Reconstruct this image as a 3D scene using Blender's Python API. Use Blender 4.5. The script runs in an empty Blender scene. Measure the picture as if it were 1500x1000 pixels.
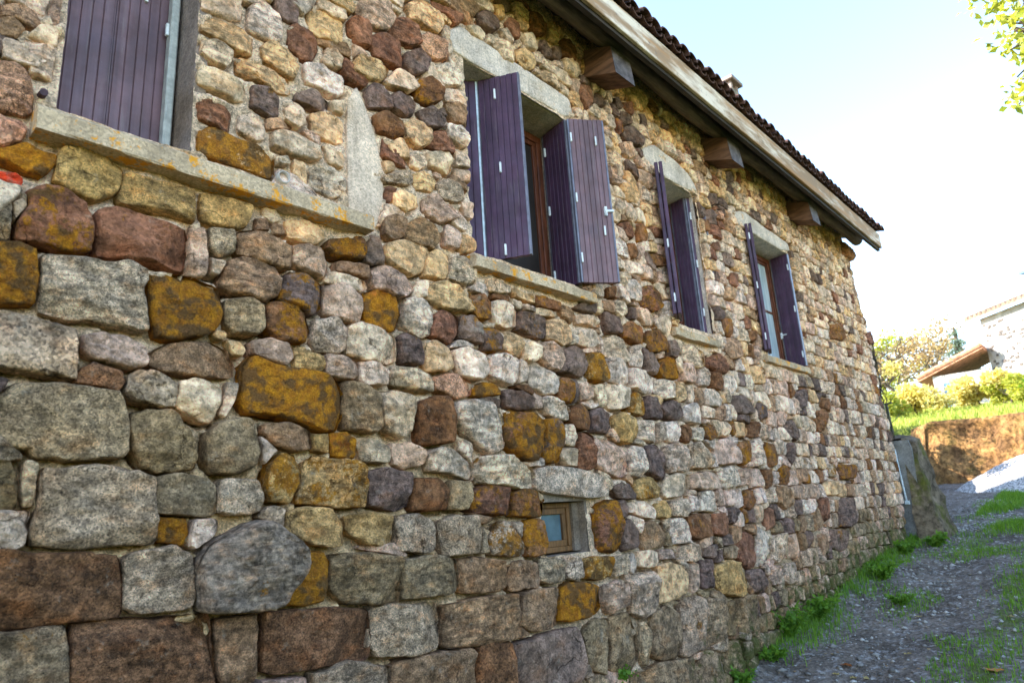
import bpy, math, random
import numpy as np
from mathutils import Matrix, Vector

# ------------------------------------------------------------------ camera, sky, sun, exposure
scene = bpy.context.scene
col = scene.collection
random.seed(7)
rng = np.random.default_rng(7)

FPX = 981.45                               # focal length in pixels of the 1500 px wide photograph
YAW, PITCH, ROLL = .83184237, .25376114, .06404316
DW, ZC = 2.5, 1.65                         # camera to wall distance, camera height
CAM = np.array([0., -DW, ZC])
_fw = np.array([math.sin(YAW) * math.cos(PITCH), math.cos(YAW) * math.cos(PITCH), math.sin(PITCH)])
_rt = np.array([math.cos(YAW), -math.sin(YAW), 0.])
_dn = np.cross(_fw, _rt)
RT = _rt * math.cos(ROLL) + _dn * math.sin(ROLL)
DN = -_rt * math.sin(ROLL) + _dn * math.cos(ROLL)
RM = np.array([RT, DN, _fw])

cam = bpy.data.cameras.new('camera')
cam.sensor_width = 36.
cam.lens = 36. * FPX / 1500.
cam.clip_start, cam.clip_end = .05, 3000.
cam.dof.use_dof = True
cam.dof.focus_distance = 3.6
cam.dof.aperture_fstop = 3.2
cam_o = bpy.data.objects.new('camera', cam)
col.objects.link(cam_o)
M4 = Matrix.Identity(4)
for i in range(3):
    M4[i][0], M4[i][1], M4[i][2], M4[i][3] = RT[i], -DN[i], -_fw[i], CAM[i]
cam_o.matrix_world = M4
scene.camera = cam_o

SUN_EL, SUN_AZ = math.radians(31), math.radians(-46)      # azimuth from +Y towards +X
world = bpy.data.worlds.new('World')
scene.world = world
world.use_nodes = True
wn = world.node_tree
sky = wn.nodes.new('ShaderNodeTexSky')
sky.sky_type = 'NISHITA'
sky.sun_disc = False
sky.sun_elevation = SUN_EL
sky.sun_rotation = SUN_AZ
sky.air_density = 1.0
sky.dust_density = .05
sky.ozone_density = .6
wn.nodes['Background'].inputs['Strength'].default_value = .15
wn.links.new(sky.outputs[0], wn.nodes['Background'].inputs['Color'])
sun = bpy.data.lights.new('sun', 'SUN')
sun.energy = 3.4
sun.angle = math.radians(.55)
sun.color = (1., .93, .82)
sun_o = bpy.data.objects.new('sun', sun)
col.objects.link(sun_o)
sdir = Vector((math.sin(SUN_AZ) * math.cos(SUN_EL), math.cos(SUN_AZ) * math.cos(SUN_EL), math.sin(SUN_EL)))
sun_o.rotation_euler = sdir.to_track_quat('Z', 'Y').to_euler()
sun_o.location = (0, 20, 20)
vs = scene.view_settings
vs.view_transform = 'Standard'
vs.look = 'None'
vs.gamma = 1.
vs.exposure = 2.45

# ------------------------------------------------------------------ helpers
def ray(px, py):
    return RM.T @ np.array([px - 750., py - 500., FPX])
def U(px, py, Y=0.):
    """picture point -> (X, Z) on the plane at depth Y (the wall face is Y = 0)"""
    d = ray(px, py); t = (DW + Y) / d[1]
    return d[0] * t, d[2] * t + ZC
def to_px(X, Y, Z):
    v = RM @ (np.array([X, Y, Z]) - CAM)
    return 750 + FPX * v[0] / v[2], 500 + FPX * v[1] / v[2]
def lin(c):
    c = np.asarray(c, float) / 255.
    return np.where(c <= .04045, c / 12.92, ((c + .055) / 1.055) ** 2.4)

def _hash(ix, iy, iz):
    h = (ix.astype(np.int64) * 374761393 + iy.astype(np.int64) * 668265263 + iz.astype(np.int64) * 2147483647) & 0xffffffff
    h = ((h ^ (h >> 13)) * 1274126177) & 0xffffffff
    return ((h ^ (h >> 16)) & 0xffffff) / float(0xffffff)
def vnoise(x, y, z):
    x, y, z = np.broadcast_arrays(np.asarray(x, float), np.asarray(y, float), np.asarray(z, float))
    fx, fy, fz = np.floor(x), np.floor(y), np.floor(z)
    u, v, w = x - fx, y - fy, z - fz
    u, v, w = u * u * (3 - 2 * u), v * v * (3 - 2 * v), w * w * (3 - 2 * w)
    r = 0
    for a in (0, 1):
        for b in (0, 1):
            for c in (0, 1):
                r = r + _hash(fx + a, fy + b, fz + c) * (u if a else 1 - u) * (v if b else 1 - v) * (w if c else 1 - w)
    return r * 2 - 1
def fbm(x, y, z, o=4):
    s, a = 0, 1.
    for k in range(o):
        s = s + a * vnoise(x * 2 ** k + 17.3 * k, y * 2 ** k - 9.1 * k, z * 2 ** k + 4.7 * k); a *= .5
    return s

def sstep(a, b, x):
    t = np.clip((np.asarray(x, float) - a) / (b - a), 0, 1)
    return t * t * (3 - 2 * t)

def tag(o, label=None, cat=None, group=None, kind=None):
    if label: o['label'] = label
    if cat: o['category'] = cat
    if group: o['group'] = group
    if kind: o['kind'] = kind
    return o
def link(name, me, parent=None, loc=(0, 0, 0), mat=None, rot=None):
    o = bpy.data.objects.new(name, me)
    col.objects.link(o)
    o.location = loc
    if rot is not None: o.rotation_euler = rot
    if parent is not None:
        o.parent = parent
        # the parents used here are unrotated unless local coordinates are meant
    if mat is not None and me is not None and not me.materials: me.materials.append(mat)
    return o
def empty(name, loc, rot=(0, 0, 0), parent=None):
    o = bpy.data.objects.new(name, None)
    o.empty_display_size = .2
    col.objects.link(o); o.location = loc; o.rotation_euler = rot
    if parent is not None: o.parent = parent
    return o
def mesh(name, v, f, mat=None, smooth=False):
    me = bpy.data.meshes.new(name)
    me.from_pydata([tuple(map(float, p)) for p in v], [], [tuple(map(int, q)) for q in f])
    if smooth: me.shade_smooth()
    if mat is not None: me.materials.append(mat)
    return me
def np_mesh(name, V, F, mat=None, smooth=True):
    """fast mesh from arrays; F is (n,3) or (n,4)"""
    V = np.asarray(V, np.float32); F = np.asarray(F, np.int32)
    me = bpy.data.meshes.new(name)
    me.vertices.add(len(V)); me.vertices.foreach_set('co', V.ravel())
    k = F.shape[1]
    me.loops.add(F.size); me.loops.foreach_set('vertex_index', F.ravel())
    me.polygons.add(len(F)); me.polygons.foreach_set('loop_start', np.arange(0, F.size, k, dtype=np.int32))
    me.polygons.foreach_set('loop_total', np.full(len(F), k, np.int32))
    me.update(calc_edges=True); me.validate()
    if smooth: me.shade_smooth()
    if mat is not None: me.materials.append(mat)
    return me
def set_attr(me, name, val, typ='FLOAT'):
    a = me.attributes.new(name, typ, 'POINT')
    val = np.asarray(val, np.float32)
    n = len(me.vertices)
    if typ == 'FLOAT_COLOR':
        if val.ndim == 1: val = np.tile(val, (n, 1))
        if val.shape[1] == 3: val = np.hstack([val, np.ones((n, 1), np.float32)])
        a.data.foreach_set('color', val.ravel())
    else:
        if val.ndim == 0: val = np.full(n, float(val), np.float32)
        a.data.foreach_set('value', val)
class MB:
    """collects boxes, tubes and quads into one mesh"""
    def __init__(s): s.v, s.f = [], []
    def add(s, v, f):
        b = len(s.v); s.v += [tuple(p) for p in v]; s.f += [tuple(i + b for i in q) for q in f]; return s
    def box(s, x0, x1, y0, y1, z0, z1, bev=0.):
        if bev <= 0:
            v = [(x, y, z) for z in (z0, z1) for y in (y0, y1) for x in (x0, x1)]
            return s.add(v, [(0, 2, 3, 1), (4, 5, 7, 6), (0, 1, 5, 4), (2, 6, 7, 3), (0, 4, 6, 2), (1, 3, 7, 5)])
        b = bev; v = []; c = ((x0 + x1) / 2, (y0 + y1) / 2, (z0 + z1) / 2); h = ((x1 - x0) / 2, (y1 - y0) / 2, (z1 - z0) / 2)
        idx = {}
        for sx in (-1, 1):
            for sy in (-1, 1):
                for sz in (-1, 1):
                    for ax in range(3):
                        e = [h[0] - b, h[1] - b, h[2] - b]; e[ax] = h[ax]
                        idx[sx, sy, sz, ax] = len(v)
                        v.append((c[0] + sx * e[0], c[1] + sy * e[1], c[2] + sz * e[2]))
        f = []
        S = (-1, 1)
        for sx in S:
            f.append([idx[sx, a, d, 0] for a, d in ((-1, -1), (1, -1), (1, 1), (-1, 1))][::sx])
            f.append([idx[a, sx, d, 1] for a, d in ((-1, -1), (1, -1), (1, 1), (-1, 1))][::-sx])
            f.append([idx[a, d, sx, 2] for a, d in ((-1, -1), (1, -1), (1, 1), (-1, 1))][::sx])
        for a in S:
            for d in S:
                f.append([idx[a, d, -1, 0], idx[a, d, 1, 0], idx[a, d, 1, 1], idx[a, d, -1, 1]][::a * d])
                f.append([idx[a, -1, d, 0], idx[a, -1, d, 2], idx[a, 1, d, 2], idx[a, 1, d, 0]][::a * d])
                f.append([idx[-1, a, d, 1], idx[1, a, d, 1], idx[1, a, d, 2], idx[-1, a, d, 2]][::a * d])
                for g in S: f.append([idx[a, d, g, 0], idx[a, d, g, 1], idx[a, d, g, 2]][::a * d * g])
        return s.add(v, f)
    def tube(s, pts, rad, n=8, cap=True):
        pts = [np.array(p, float) for p in pts]
        if np.isscalar(rad): rad = [rad] * len(pts)
        base = len(s.v); rings = []
        up = None
        for i, p in enumerate(pts):
            t = pts[min(i + 1, len(pts) - 1)] - pts[max(i - 1, 0)]; t = t / (np.linalg.norm(t) + 1e-9)
            if up is None: up = np.array([0, 0, 1.]) if abs(t[2]) < .9 else np.array([1., 0, 0])
            a = np.cross(t, up); a /= np.linalg.norm(a) + 1e-9; b = np.cross(a, t); up = b
            for k in range(n):
                w = 2 * math.pi * k / n
                s.v.append(tuple(p + rad[i] * (a * math.cos(w) + b * math.sin(w))))
        for i in range(len(pts) - 1):
            for k in range(n):
                k2 = (k + 1) % n
                s.f.append((base + i * n + k, base + i * n + k2, base + (i + 1) * n + k2, base + (i + 1) * n + k))
        if cap:
            s.f.append(tuple(base + k for k in range(n))[::-1])
            s.f.append(tuple(base + (len(pts) - 1) * n + k for k in range(n)))
        return s
    def build(s, name, mat, parent=None, loc=(0, 0, 0), smooth=False, rot=None):
        return link(name, mesh(name, s.v, s.f, mat, smooth), parent, loc, rot=rot)

# ------------------------------------------------------------------ materials
class NT:
    def __init__(s, name, rough=.9, spec=.25):
        s.m = bpy.data.materials.new(name); s.m.use_nodes = True
        s.t = s.m.node_tree; s.n = s.t.nodes; s.b = s.n['Principled BSDF']
        s.b.inputs['Roughness'].default_value = rough
        s.b.inputs['Specular IOR Level'].default_value = spec
        s.pos = s.n.new('ShaderNodeNewGeometry').outputs['Position']
    def L(s, a, b): s.t.links.new(a, b)
    def inp(s, sock, v):
        if hasattr(v, 'is_output') or hasattr(v, 'links'): s.L(v, sock)
        elif isinstance(v, (tuple, list, np.ndarray)) and len(v) == 3 and sock.type == 'RGBA': sock.default_value = (*map(float, v), 1)
        else: sock.default_value = v
    def noise(s, scale, detail=4, rough=.6, vec=None, dist=0.):
        n = s.n.new('ShaderNodeTexNoise'); n.inputs['Scale'].default_value = scale
        n.inputs['Detail'].default_value = detail; n.inputs['Roughness'].default_value = rough
        n.inputs['Distortion'].default_value = dist
        s.L(vec if vec is not None else s.pos, n.inputs['Vector']); return n.outputs['Fac']
    def voro(s, scale, vec=None, feat='F1'):
        n = s.n.new('ShaderNodeTexVoronoi'); n.feature = feat; n.inputs['Scale'].default_value = scale
        s.L(vec if vec is not None else s.pos, n.inputs['Vector']); return n.outputs
    def attr(s, name):
        n = s.n.new('ShaderNodeAttribute'); n.attribute_name = name; return n
    def math(s, op, a, b=0., clamp=False):
        n = s.n.new('ShaderNodeMath'); n.operation = op; n.use_clamp = clamp
        s.inp(n.inputs[0], a); s.inp(n.inputs[1], b); return n.outputs[0]
    def rng(s, v, a, b, c=0., d=1., smooth=True):
        n = s.n.new('ShaderNodeMapRange'); n.interpolation_type = 'SMOOTHSTEP' if smooth else 'LINEAR'
        s.inp(n.inputs['Value'], v)
        for k, q in zip(('From Min', 'From Max', 'To Min', 'To Max'), (a, b, c, d)): s.inp(n.inputs[k], q)
        return n.outputs[0]
    def mix(s, fac, a, b, mode='MIX'):
        n = s.n.new('ShaderNodeMix'); n.data_type = 'RGBA'; n.blend_type = mode
        s.inp(n.inputs[0], fac); s.inp(n.inputs[6], a); s.inp(n.inputs[7], b); return n.outputs[2]
    def scale(s, sx, sy, sz):
        n = s.n.new('ShaderNodeMapping'); n.inputs['Scale'].default_value = (sx, sy, sz)
        s.L(s.pos, n.inputs['Vector']); return n.outputs[0]
    def bump(s, h, strength=.5, dist=.01, prev=None):
        n = s.n.new('ShaderNodeBump'); n.inputs['Strength'].default_value = strength; n.inputs['Distance'].default_value = dist
        s.L(h, n.inputs['Height'])
        if prev is not None: s.L(prev, n.inputs['Normal'])
        return n.outputs[0]
    def out(s, color=None, normal=None, rough=None):
        if color is not None: s.inp(s.b.inputs['Base Color'], color)
        if normal is not None: s.L(normal, s.b.inputs['Normal'])
        if rough is not None: s.inp(s.b.inputs['Roughness'], rough)
        return s.m

def stone_material():
    t = NT('weathered_stone', .92, .2)
    c = t.attr('col').outputs['Color']; li = t.attr('lich').outputs['Fac']; sp = t.attr('spk').outputs['Fac']; mo = t.attr('moss').outputs['Fac']
    rv = t.attr('rv').outputs['Fac']
    # every stone has its own grain: the lookup is scaled and shifted by a number carried by the stone
    sc = t.n.new('ShaderNodeVectorMath'); sc.operation = 'SCALE'; t.L(t.pos, sc.inputs[0]); t.L(t.rng(rv, 0, 1, .55, 1.75, False), sc.inputs['Scale'])
    ad = t.n.new('ShaderNodeVectorMath'); ad.operation = 'ADD'; t.L(sc.outputs[0], ad.inputs[0]); t.L(t.math('MULTIPLY', rv, 37.), ad.inputs[1])
    vec = ad.outputs[0]
    def sq(x, y, z):
        n = t.n.new('ShaderNodeMapping'); n.inputs['Scale'].default_value = (x, y, z); t.L(vec, n.inputs['Vector']); return n.outputs[0]
    big = t.noise(6, 5, .62, vec); mid = t.noise(24, 6, .68, vec); fine = t.noise(140, 4, .7)
    lay = t.noise(1, 6, .65, sq(7, 7, 30))
    c = t.mix(t.rng(t.noise(1.3, 4, .6), .48, .66, 0., .6), c, t.mix(1., c, (.8, .72, .58), 'MULTIPLY'))     # rain stains run across the stones
    c1 = t.mix(1., c, t.rng(big, .3, .7, .7, 1.4), 'MULTIPLY')
    c2 = t.mix(t.rng(rv, .35, .75, .15, 1.), c1, t.mix(1., c1, t.rng(lay, .34, .66, .6, 1.4), 'MULTIPLY'))
    hue = t.noise(9, 3, .6, sq(1, 1, 1.7))
    c3 = t.mix(t.rng(hue, .5, .7, 0, .6), c2, t.mix(1., c2, (1.2, .92, .68), 'MULTIPLY'))
    c3 = t.mix(t.rng(hue, .3, .46, .35, 0.), c3, t.mix(1., c3, (.86, .95, 1.06), 'MULTIPLY'))
    v = t.voro(190, vec); cr = v['Color']
    g = t.n.new('ShaderNodeSeparateColor'); t.L(cr, g.inputs[0])
    spv = t.rng(g.outputs[0], 0., 1., .35, 1.7, False)
    c4 = t.mix(sp, c3, t.mix(1., c3, spv, 'MULTIPLY'))
    c4 = t.mix(1., c4, t.rng(mid, .34, .66, .66, 1.42), 'MULTIPLY')
    pit = t.rng(t.noise(60, 5, .75, vec), .32, .44, .3, 1.04)
    c5 = t.mix(1., c4, pit, 'MULTIPLY')
    # hairline cracks
    vc = t.n.new('ShaderNodeTexVoronoi'); vc.feature = 'DISTANCE_TO_EDGE'; vc.inputs['Scale'].default_value = 4.5
    wob = t.n.new('ShaderNodeVectorMath'); wob.operation = 'ADD'; t.L(vec, wob.inputs[0])
    wn_ = t.n.new('ShaderNodeTexNoise'); wn_.inputs['Scale'].default_value = 9; wn_.inputs['Detail'].default_value = 4; t.L(vec, wn_.inputs['Vector'])
    ws = t.n.new('ShaderNodeVectorMath'); ws.operation = 'SCALE'; ws.inputs['Scale'].default_value = .22; t.L(wn_.outputs['Color'], ws.inputs[0]); t.L(ws.outputs[0], wob.inputs[1]); t.L(wob.outputs[0], vc.inputs['Vector'])
    crk = t.math('MULTIPLY', t.rng(vc.outputs['Distance'], .004, .02, 1., 0.), t.rng(t.noise(5, 2, .5, vec), .5, .62))
    c5 = t.mix(t.math('MULTIPLY', crk, .75), c5, t.mix(1., c5, (.25, .22, .2), 'MULTIPLY'))
    # pale crust
    pale = t.rng(t.noise(15, 6, .74, vec), .58, .70, 0., .55)
    c5 = t.mix(pale, c5, t.mix(.6, c5, (.56, .47, .36)))
    # orange and olive crustose lichen
    ln = t.math('ADD', t.math('MULTIPLY', t.noise(8, 5, .68), .6), t.math('MULTIPLY', t.noise(48, 5, .75), .4))
    # colonies follow the stones they like but also spread over neighbours
    patch = t.rng(t.noise(1.9, 3, .55), .50, .72, 0., .5)
    th = t.math('SUBTRACT', .76, t.math('MULTIPLY', t.math('MAXIMUM', t.math('MULTIPLY', li, .92), patch), .5))
    lf = t.rng(t.math('SUBTRACT', ln, th), -.015, .05, 0., .93)
    lc = t.mix(t.rng(t.noise(30, 4, .7), .38, .62), (.40, .135, .010), (.60, .235, .012))
    lc = t.mix(t.rng(t.noise(14, 4, .6), .46, .6), lc, (.17, .08, .024))
    lc = t.mix(1., lc, t.rng(fine, .3, .7, .55, 1.3), 'MULTIPLY')
    c6 = t.mix(lf, c5, lc)
    mf = t.rng(t.math('ADD', t.noise(13, 5, .7), t.math('MULTIPLY', mo, .55)), .68, .86, 0., .85)
    mc = t.mix(t.noise(60, 3, .6), (.035, .05, .008), (.13, .14, .02))
    c7 = t.mix(mf, c6, mc)
    h1 = t.bump(t.noise(30, 6, .74, vec), 1., .03)
    h2 = t.bump(fine, .8, .006, h1)
    h3 = t.bump(g.outputs[0], .3, .003, h2)
    h3 = t.bump(t.math('SUBTRACT', 1., crk), .8, .012, h3)
    return t.out(c7, h3)

def mortar_material():
    t = NT('lime_mortar', .96, .12)
    c = t.attr('col').outputs['Color']; mo = t.attr('moss').outputs['Fac']; li = t.attr('lich').outputs['Fac']
    k = t.rng(t.noise(9, 6, .65), .3, .7, .8, 1.35)
    c1 = t.mix(1., c, k, 'MULTIPLY')
    v = t.voro(150); g = t.n.new('ShaderNodeSeparateColor'); t.L(v['Color'], g.inputs[0])
    c2 = t.mix(1., c1, t.rng(g.outputs[0], 0., 1., .65, 1.5, False), 'MULTIPLY')
    c2 = t.mix(t.rng(t.noise(5, 4, .6), .5, .7, 0., .5), c2, t.mix(1., c2, (1.08, .96, .8), 'MULTIPLY'))
    c2 = t.mix(1., c2, t.rng(t.noise(38, 6, .75), .34, .6, .55, 1.12), 'MULTIPLY')
    lf = t.rng(t.math('SUBTRACT', t.noise(12, 5, .7), t.math('SUBTRACT', .78, t.math('MULTIPLY', li, .45))), -.02, .1, 0., .8)
    c3 = t.mix(lf, c2, t.mix(t.noise(40, 3, .6), (.34, .17, .02), (.26, .16, .04)))
    mf = t.rng(t.math('ADD', t.noise(13, 5, .7), t.math('MULTIPLY', mo, .6)), .66, .84, 0., .9)
    c4 = t.mix(mf, c3, t.mix(t.noise(60, 3, .6), (.035, .05, .008), (.13, .14, .02)))
    n = t.bump(t.noise(60, 5, .75), .9, .014)
    n = t.bump(t.noise(240, 3, .7), .5, .004, n)
    return t.out(c4, n)

def concrete_material(name, base, stain=(.24, .13, .02), li=.25, scale=1.):
    t = NT(name, .9, .2)
    k = t.rng(t.noise(6 * scale, 6, .65), .3, .7, .72, 1.2)
    c = t.mix(1., base, k, 'MULTIPLY')
    v = t.voro(130); g = t.n.new('ShaderNodeSeparateColor'); t.L(v['Color'], g.inputs[0])
    c = t.mix(1., c, t.rng(g.outputs[0], 0, 1, .72, 1.22, False), 'MULTIPLY')
    c = t.mix(t.rng(t.noise(70, 3, .6), .26, .38, .75, 0.), c, t.mix(1., c, (.42, .4, .36), 'MULTIPLY'))
    ln = t.math('ADD', t.math('MULTIPLY', t.noise(10, 4, .6), .6), t.math('MULTIPLY', t.noise(60, 4, .7), .4))
    lf = t.rng(ln, .74 - .4 * li, .80 - .4 * li, 0., .9)
    c = t.mix(lf, c, t.mix(t.noise(35, 3), stain, tuple(1.5 * q for q in stain)))
    dr = t.rng(t.noise(1, 5, .65, t.scale(26, 26, 2.2)), .52, .72, 0., .5)
    c = t.mix(dr, c, t.mix(1., c, (.55, .52, .47), 'MULTIPLY'))
    c = t.mix(t.rng(t.noise(2.6, 5, .6), .5, .68, 0., .6), c, t.mix(1., c, (.82, .7, .52), 'MULTIPLY'))
    n = t.bump(t.noise(40, 5, .72), .6, .012)
    n = t.bump(t.noise(150, 5, .7), .5, .004, n)
    return t.out(c, n)

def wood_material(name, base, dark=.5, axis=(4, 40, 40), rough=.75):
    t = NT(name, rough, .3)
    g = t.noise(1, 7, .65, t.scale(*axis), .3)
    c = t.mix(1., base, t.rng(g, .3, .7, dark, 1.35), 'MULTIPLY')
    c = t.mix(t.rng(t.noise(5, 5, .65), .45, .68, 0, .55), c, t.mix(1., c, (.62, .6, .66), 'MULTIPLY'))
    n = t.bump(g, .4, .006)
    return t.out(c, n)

def paint_material(name, base, rough=.42, spec=.5):
    t = NT(name, rough, spec)
    c = t.mix(1., base, t.rng(t.noise(4, 5, .65), .3, .7, .72, 1.25), 'MULTIPLY')
    c = t.mix(1., c, t.rng(t.noise(1, 3, .6, t.scale(23, 23, .6)), .3, .7, .8, 1.2), 'MULTIPLY')
    c = t.mix(t.rng(t.noise(1, 5, .7, t.scale(40, 40, 3)), .54, .72, 0, .3), c, (.30, .24, .22))
    c = t.mix(t.rng(t.noise(90, 4, .75), .66, .74, 0., .5), c, (.32, .27, .24))
    n = t.bump(t.noise(1, 4, .6, t.scale(120, 120, 8)), .12, .002)
    r = t.rng(t.noise(9, 5, .65), .3, .7, rough - .1, rough + .28)
    return t.out(c, n, r)

def plain(name, base, rough=.8, spec=.3, metal=0., nscale=20, amp=.25):
    t = NT(name, rough, spec)
    t.b.inputs['Metallic'].default_value = metal
    c = t.mix(1., base, t.rng(t.noise(nscale, 5, .65), .3, .7, 1 - amp, 1 + amp), 'MULTIPLY')
    return t.out(c, t.bump(t.noise(nscale * 5, 4, .6), .2, .004))

def leaf_material(name, c0, c1, trans=.45):
    t = NT(name, .55, .35)
    c = t.mix(t.attr('tint').outputs['Fac'], c0, c1)
    t.inp(t.b.inputs['Base Color'], c)
    tr = t.n.new('ShaderNodeBsdfTranslucent'); t.inp(tr.inputs['Color'], t.mix(1., c, (1.25, 1.2, .6), 'MULTIPLY'))
    mx = t.n.new('ShaderNodeMixShader'); mx.inputs[0].default_value = trans
    t.L(t.b.outputs[0], mx.inputs[1]); t.L(tr.outputs[0], mx.inputs[2])
    t.L(mx.outputs[0], t.n['Material Output'].inputs['Surface'])
    return t.m
# ------------------------------------------------------------------ ground
_LX = [-40, -6, 0, 3, 5.02, 5.84, 6.68, 8.0, 9.92, 12, 15, 17.6, 19, 30, 60, 120, 400]
_LZ = [-1.2, -.2, .05, .2, .364, .49, .60, .79, .96, 1.2, 1.5, 1.7, 1.75, 2.4, 5., 11., 30.]
def lane_h(X): return np.interp(X, _LX, _LZ)
def bank_x(Y): return 18.0 + .5 * np.sin(np.asarray(Y) * .9) * .4 - .1 * np.asarray(Y)
def edge_y(X): return np.interp(X, [10.3, 11.6, 13, 15, 17, 19], [-.25, .05, .4, .85, 1.3, 1.75])
def ground_h(X, Y):
    X = np.asarray(X, float); Y = np.asarray(Y, float)
    z = lane_h(X)
    z = z + .05 * sstep(-1.3, -2.3, Y) + .1 * np.clip(-2.4 - Y, 0, 2.) + .38 * np.clip(-5. - Y, 0, 7.)  # outermost rise: unseen bank added to hold low sky light off the wall
    # wheel tracks
    z = z - .03 * np.exp(-((Y + .75) / .16) ** 2) - .025 * np.exp(-((Y + 2.0) / .18) ** 2) + .025 * np.exp(-((Y + 1.35) / .25) ** 2)
    # ground creeps up against the foot of the wall
    z = z + .06 * np.exp(-(np.clip(-Y, 0, 9) / .14) ** 2) * (X < 10.4)
    # terrace behind the retaining wall, meadow above the earth bank
    mead = 3.02 + .115 * (X - 18) + .03 * np.clip(Y, -10, 30) + .5 * sstep(30, 80, X) * fbm(X * .02, Y * .02, 1.)
    ter = np.interp(X, [10.3, 12, 18, 19.5], [2.24, 2.45, 2.95, 3.2])
    mead = np.where(X < 19.5, np.minimum(np.where(Y > edge_y(X), ter, 99), np.where(X > bank_x(Y), mead, 99)), mead)
    d1 = np.where((X > 10.3) & (X < 19.5), (Y - edge_y(X)) * .95, -9)
    z = np.where(np.maximum(d1, X - bank_x(Y)) > 0, np.maximum(z, z + (np.where(mead > 50, z, mead) - z) * sstep(.5, .95, np.maximum(d1, X - bank_x(Y)))), z)
    n = fbm(X * 1.1, Y * 1.1, 3., 3) * .03 + fbm(X * 6, Y * 6, 9., 3) * .009
    return z + n * np.clip(1 + (np.abs(X) + np.abs(Y)) * .01, 1, 3)

def mat_ground():
    t = NT('track_earth', .97, .12)
    g = t.attr('grassy').outputs['Fac']
    a = t.noise(2.2, 6, .65); b = t.noise(14, 6, .7); c = t.noise(70, 4, .7)
    dirt = t.mix(t.rng(a, .35, .65), (.20, .16, .13), (.105, .082, .064))
    dirt = t.mix(t.rng(b, .5, .64, 0, .75), dirt, (.33, .30, .28))
    v = t.voro(48); s = t.n.new('ShaderNodeSeparateColor'); t.L(v['Color'], s.inputs[0])
    dirt = t.mix(1., dirt, t.rng(s.outputs[0], 0, 1, .65, 1.4, False), 'MULTIPLY')
    grass = t.mix(t.noise(20, 4, .7), (.06, .085, .018), (.13, .15, .03))
    f = t.rng(t.math('ADD', t.math('MULTIPLY', t.noise(5, 6, .7), .8), t.math('MULTIPLY', g, .55)), .62, .8)
    n = t.bump(b, .7, .03); n = t.bump(v['Distance'], .6, .012, n); n = t.bump(c, .5, .006, n)
    return t.out(t.mix(f, dirt, grass), n)

gx = np.unique(np.round(np.concatenate([np.linspace(-40, 3, 44), np.arange(3, 17.4, .06), np.arange(17.4, 19.6, .06), 19.6 + 380 * np.linspace(0, 1, 60) ** 2.4]), 3))
gy = np.unique(np.round(np.concatenate([-4.2 - 150 * np.linspace(0, 1, 40) ** 2, np.arange(-4.2, .5, .06), .5 + 150 * np.linspace(0, 1, 40) ** 2]), 3))
GX, GY = np.meshgrid(gx, gy, indexing='ij')
GZ = ground_h(GX, GY)
nx, ny = GX.shape
ii = (np.arange(nx - 1)[:, None] * ny + np.arange(ny - 1)[None, :]).ravel()
gF = np.stack([ii, ii + ny, ii + ny + 1, ii + 1], 1)
me = np_mesh('ground', np.stack([GX.ravel(), GY.ravel(), GZ.ravel()], 1), gF, mat_ground())
grassy = np.clip(sstep(-1.3, -2.2, GY) * .8 + .55 * np.exp(-((GY + 1.4) / .2) ** 2) + sstep(.6, .9, GX - bank_x(GY)) + (GX > 10.4) * sstep(.6, .9, GY - edge_y(GX)), 0, 1)
set_attr(me, 'grassy', grassy.ravel())
ground = tag(link('ground', me), kind='structure')

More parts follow.
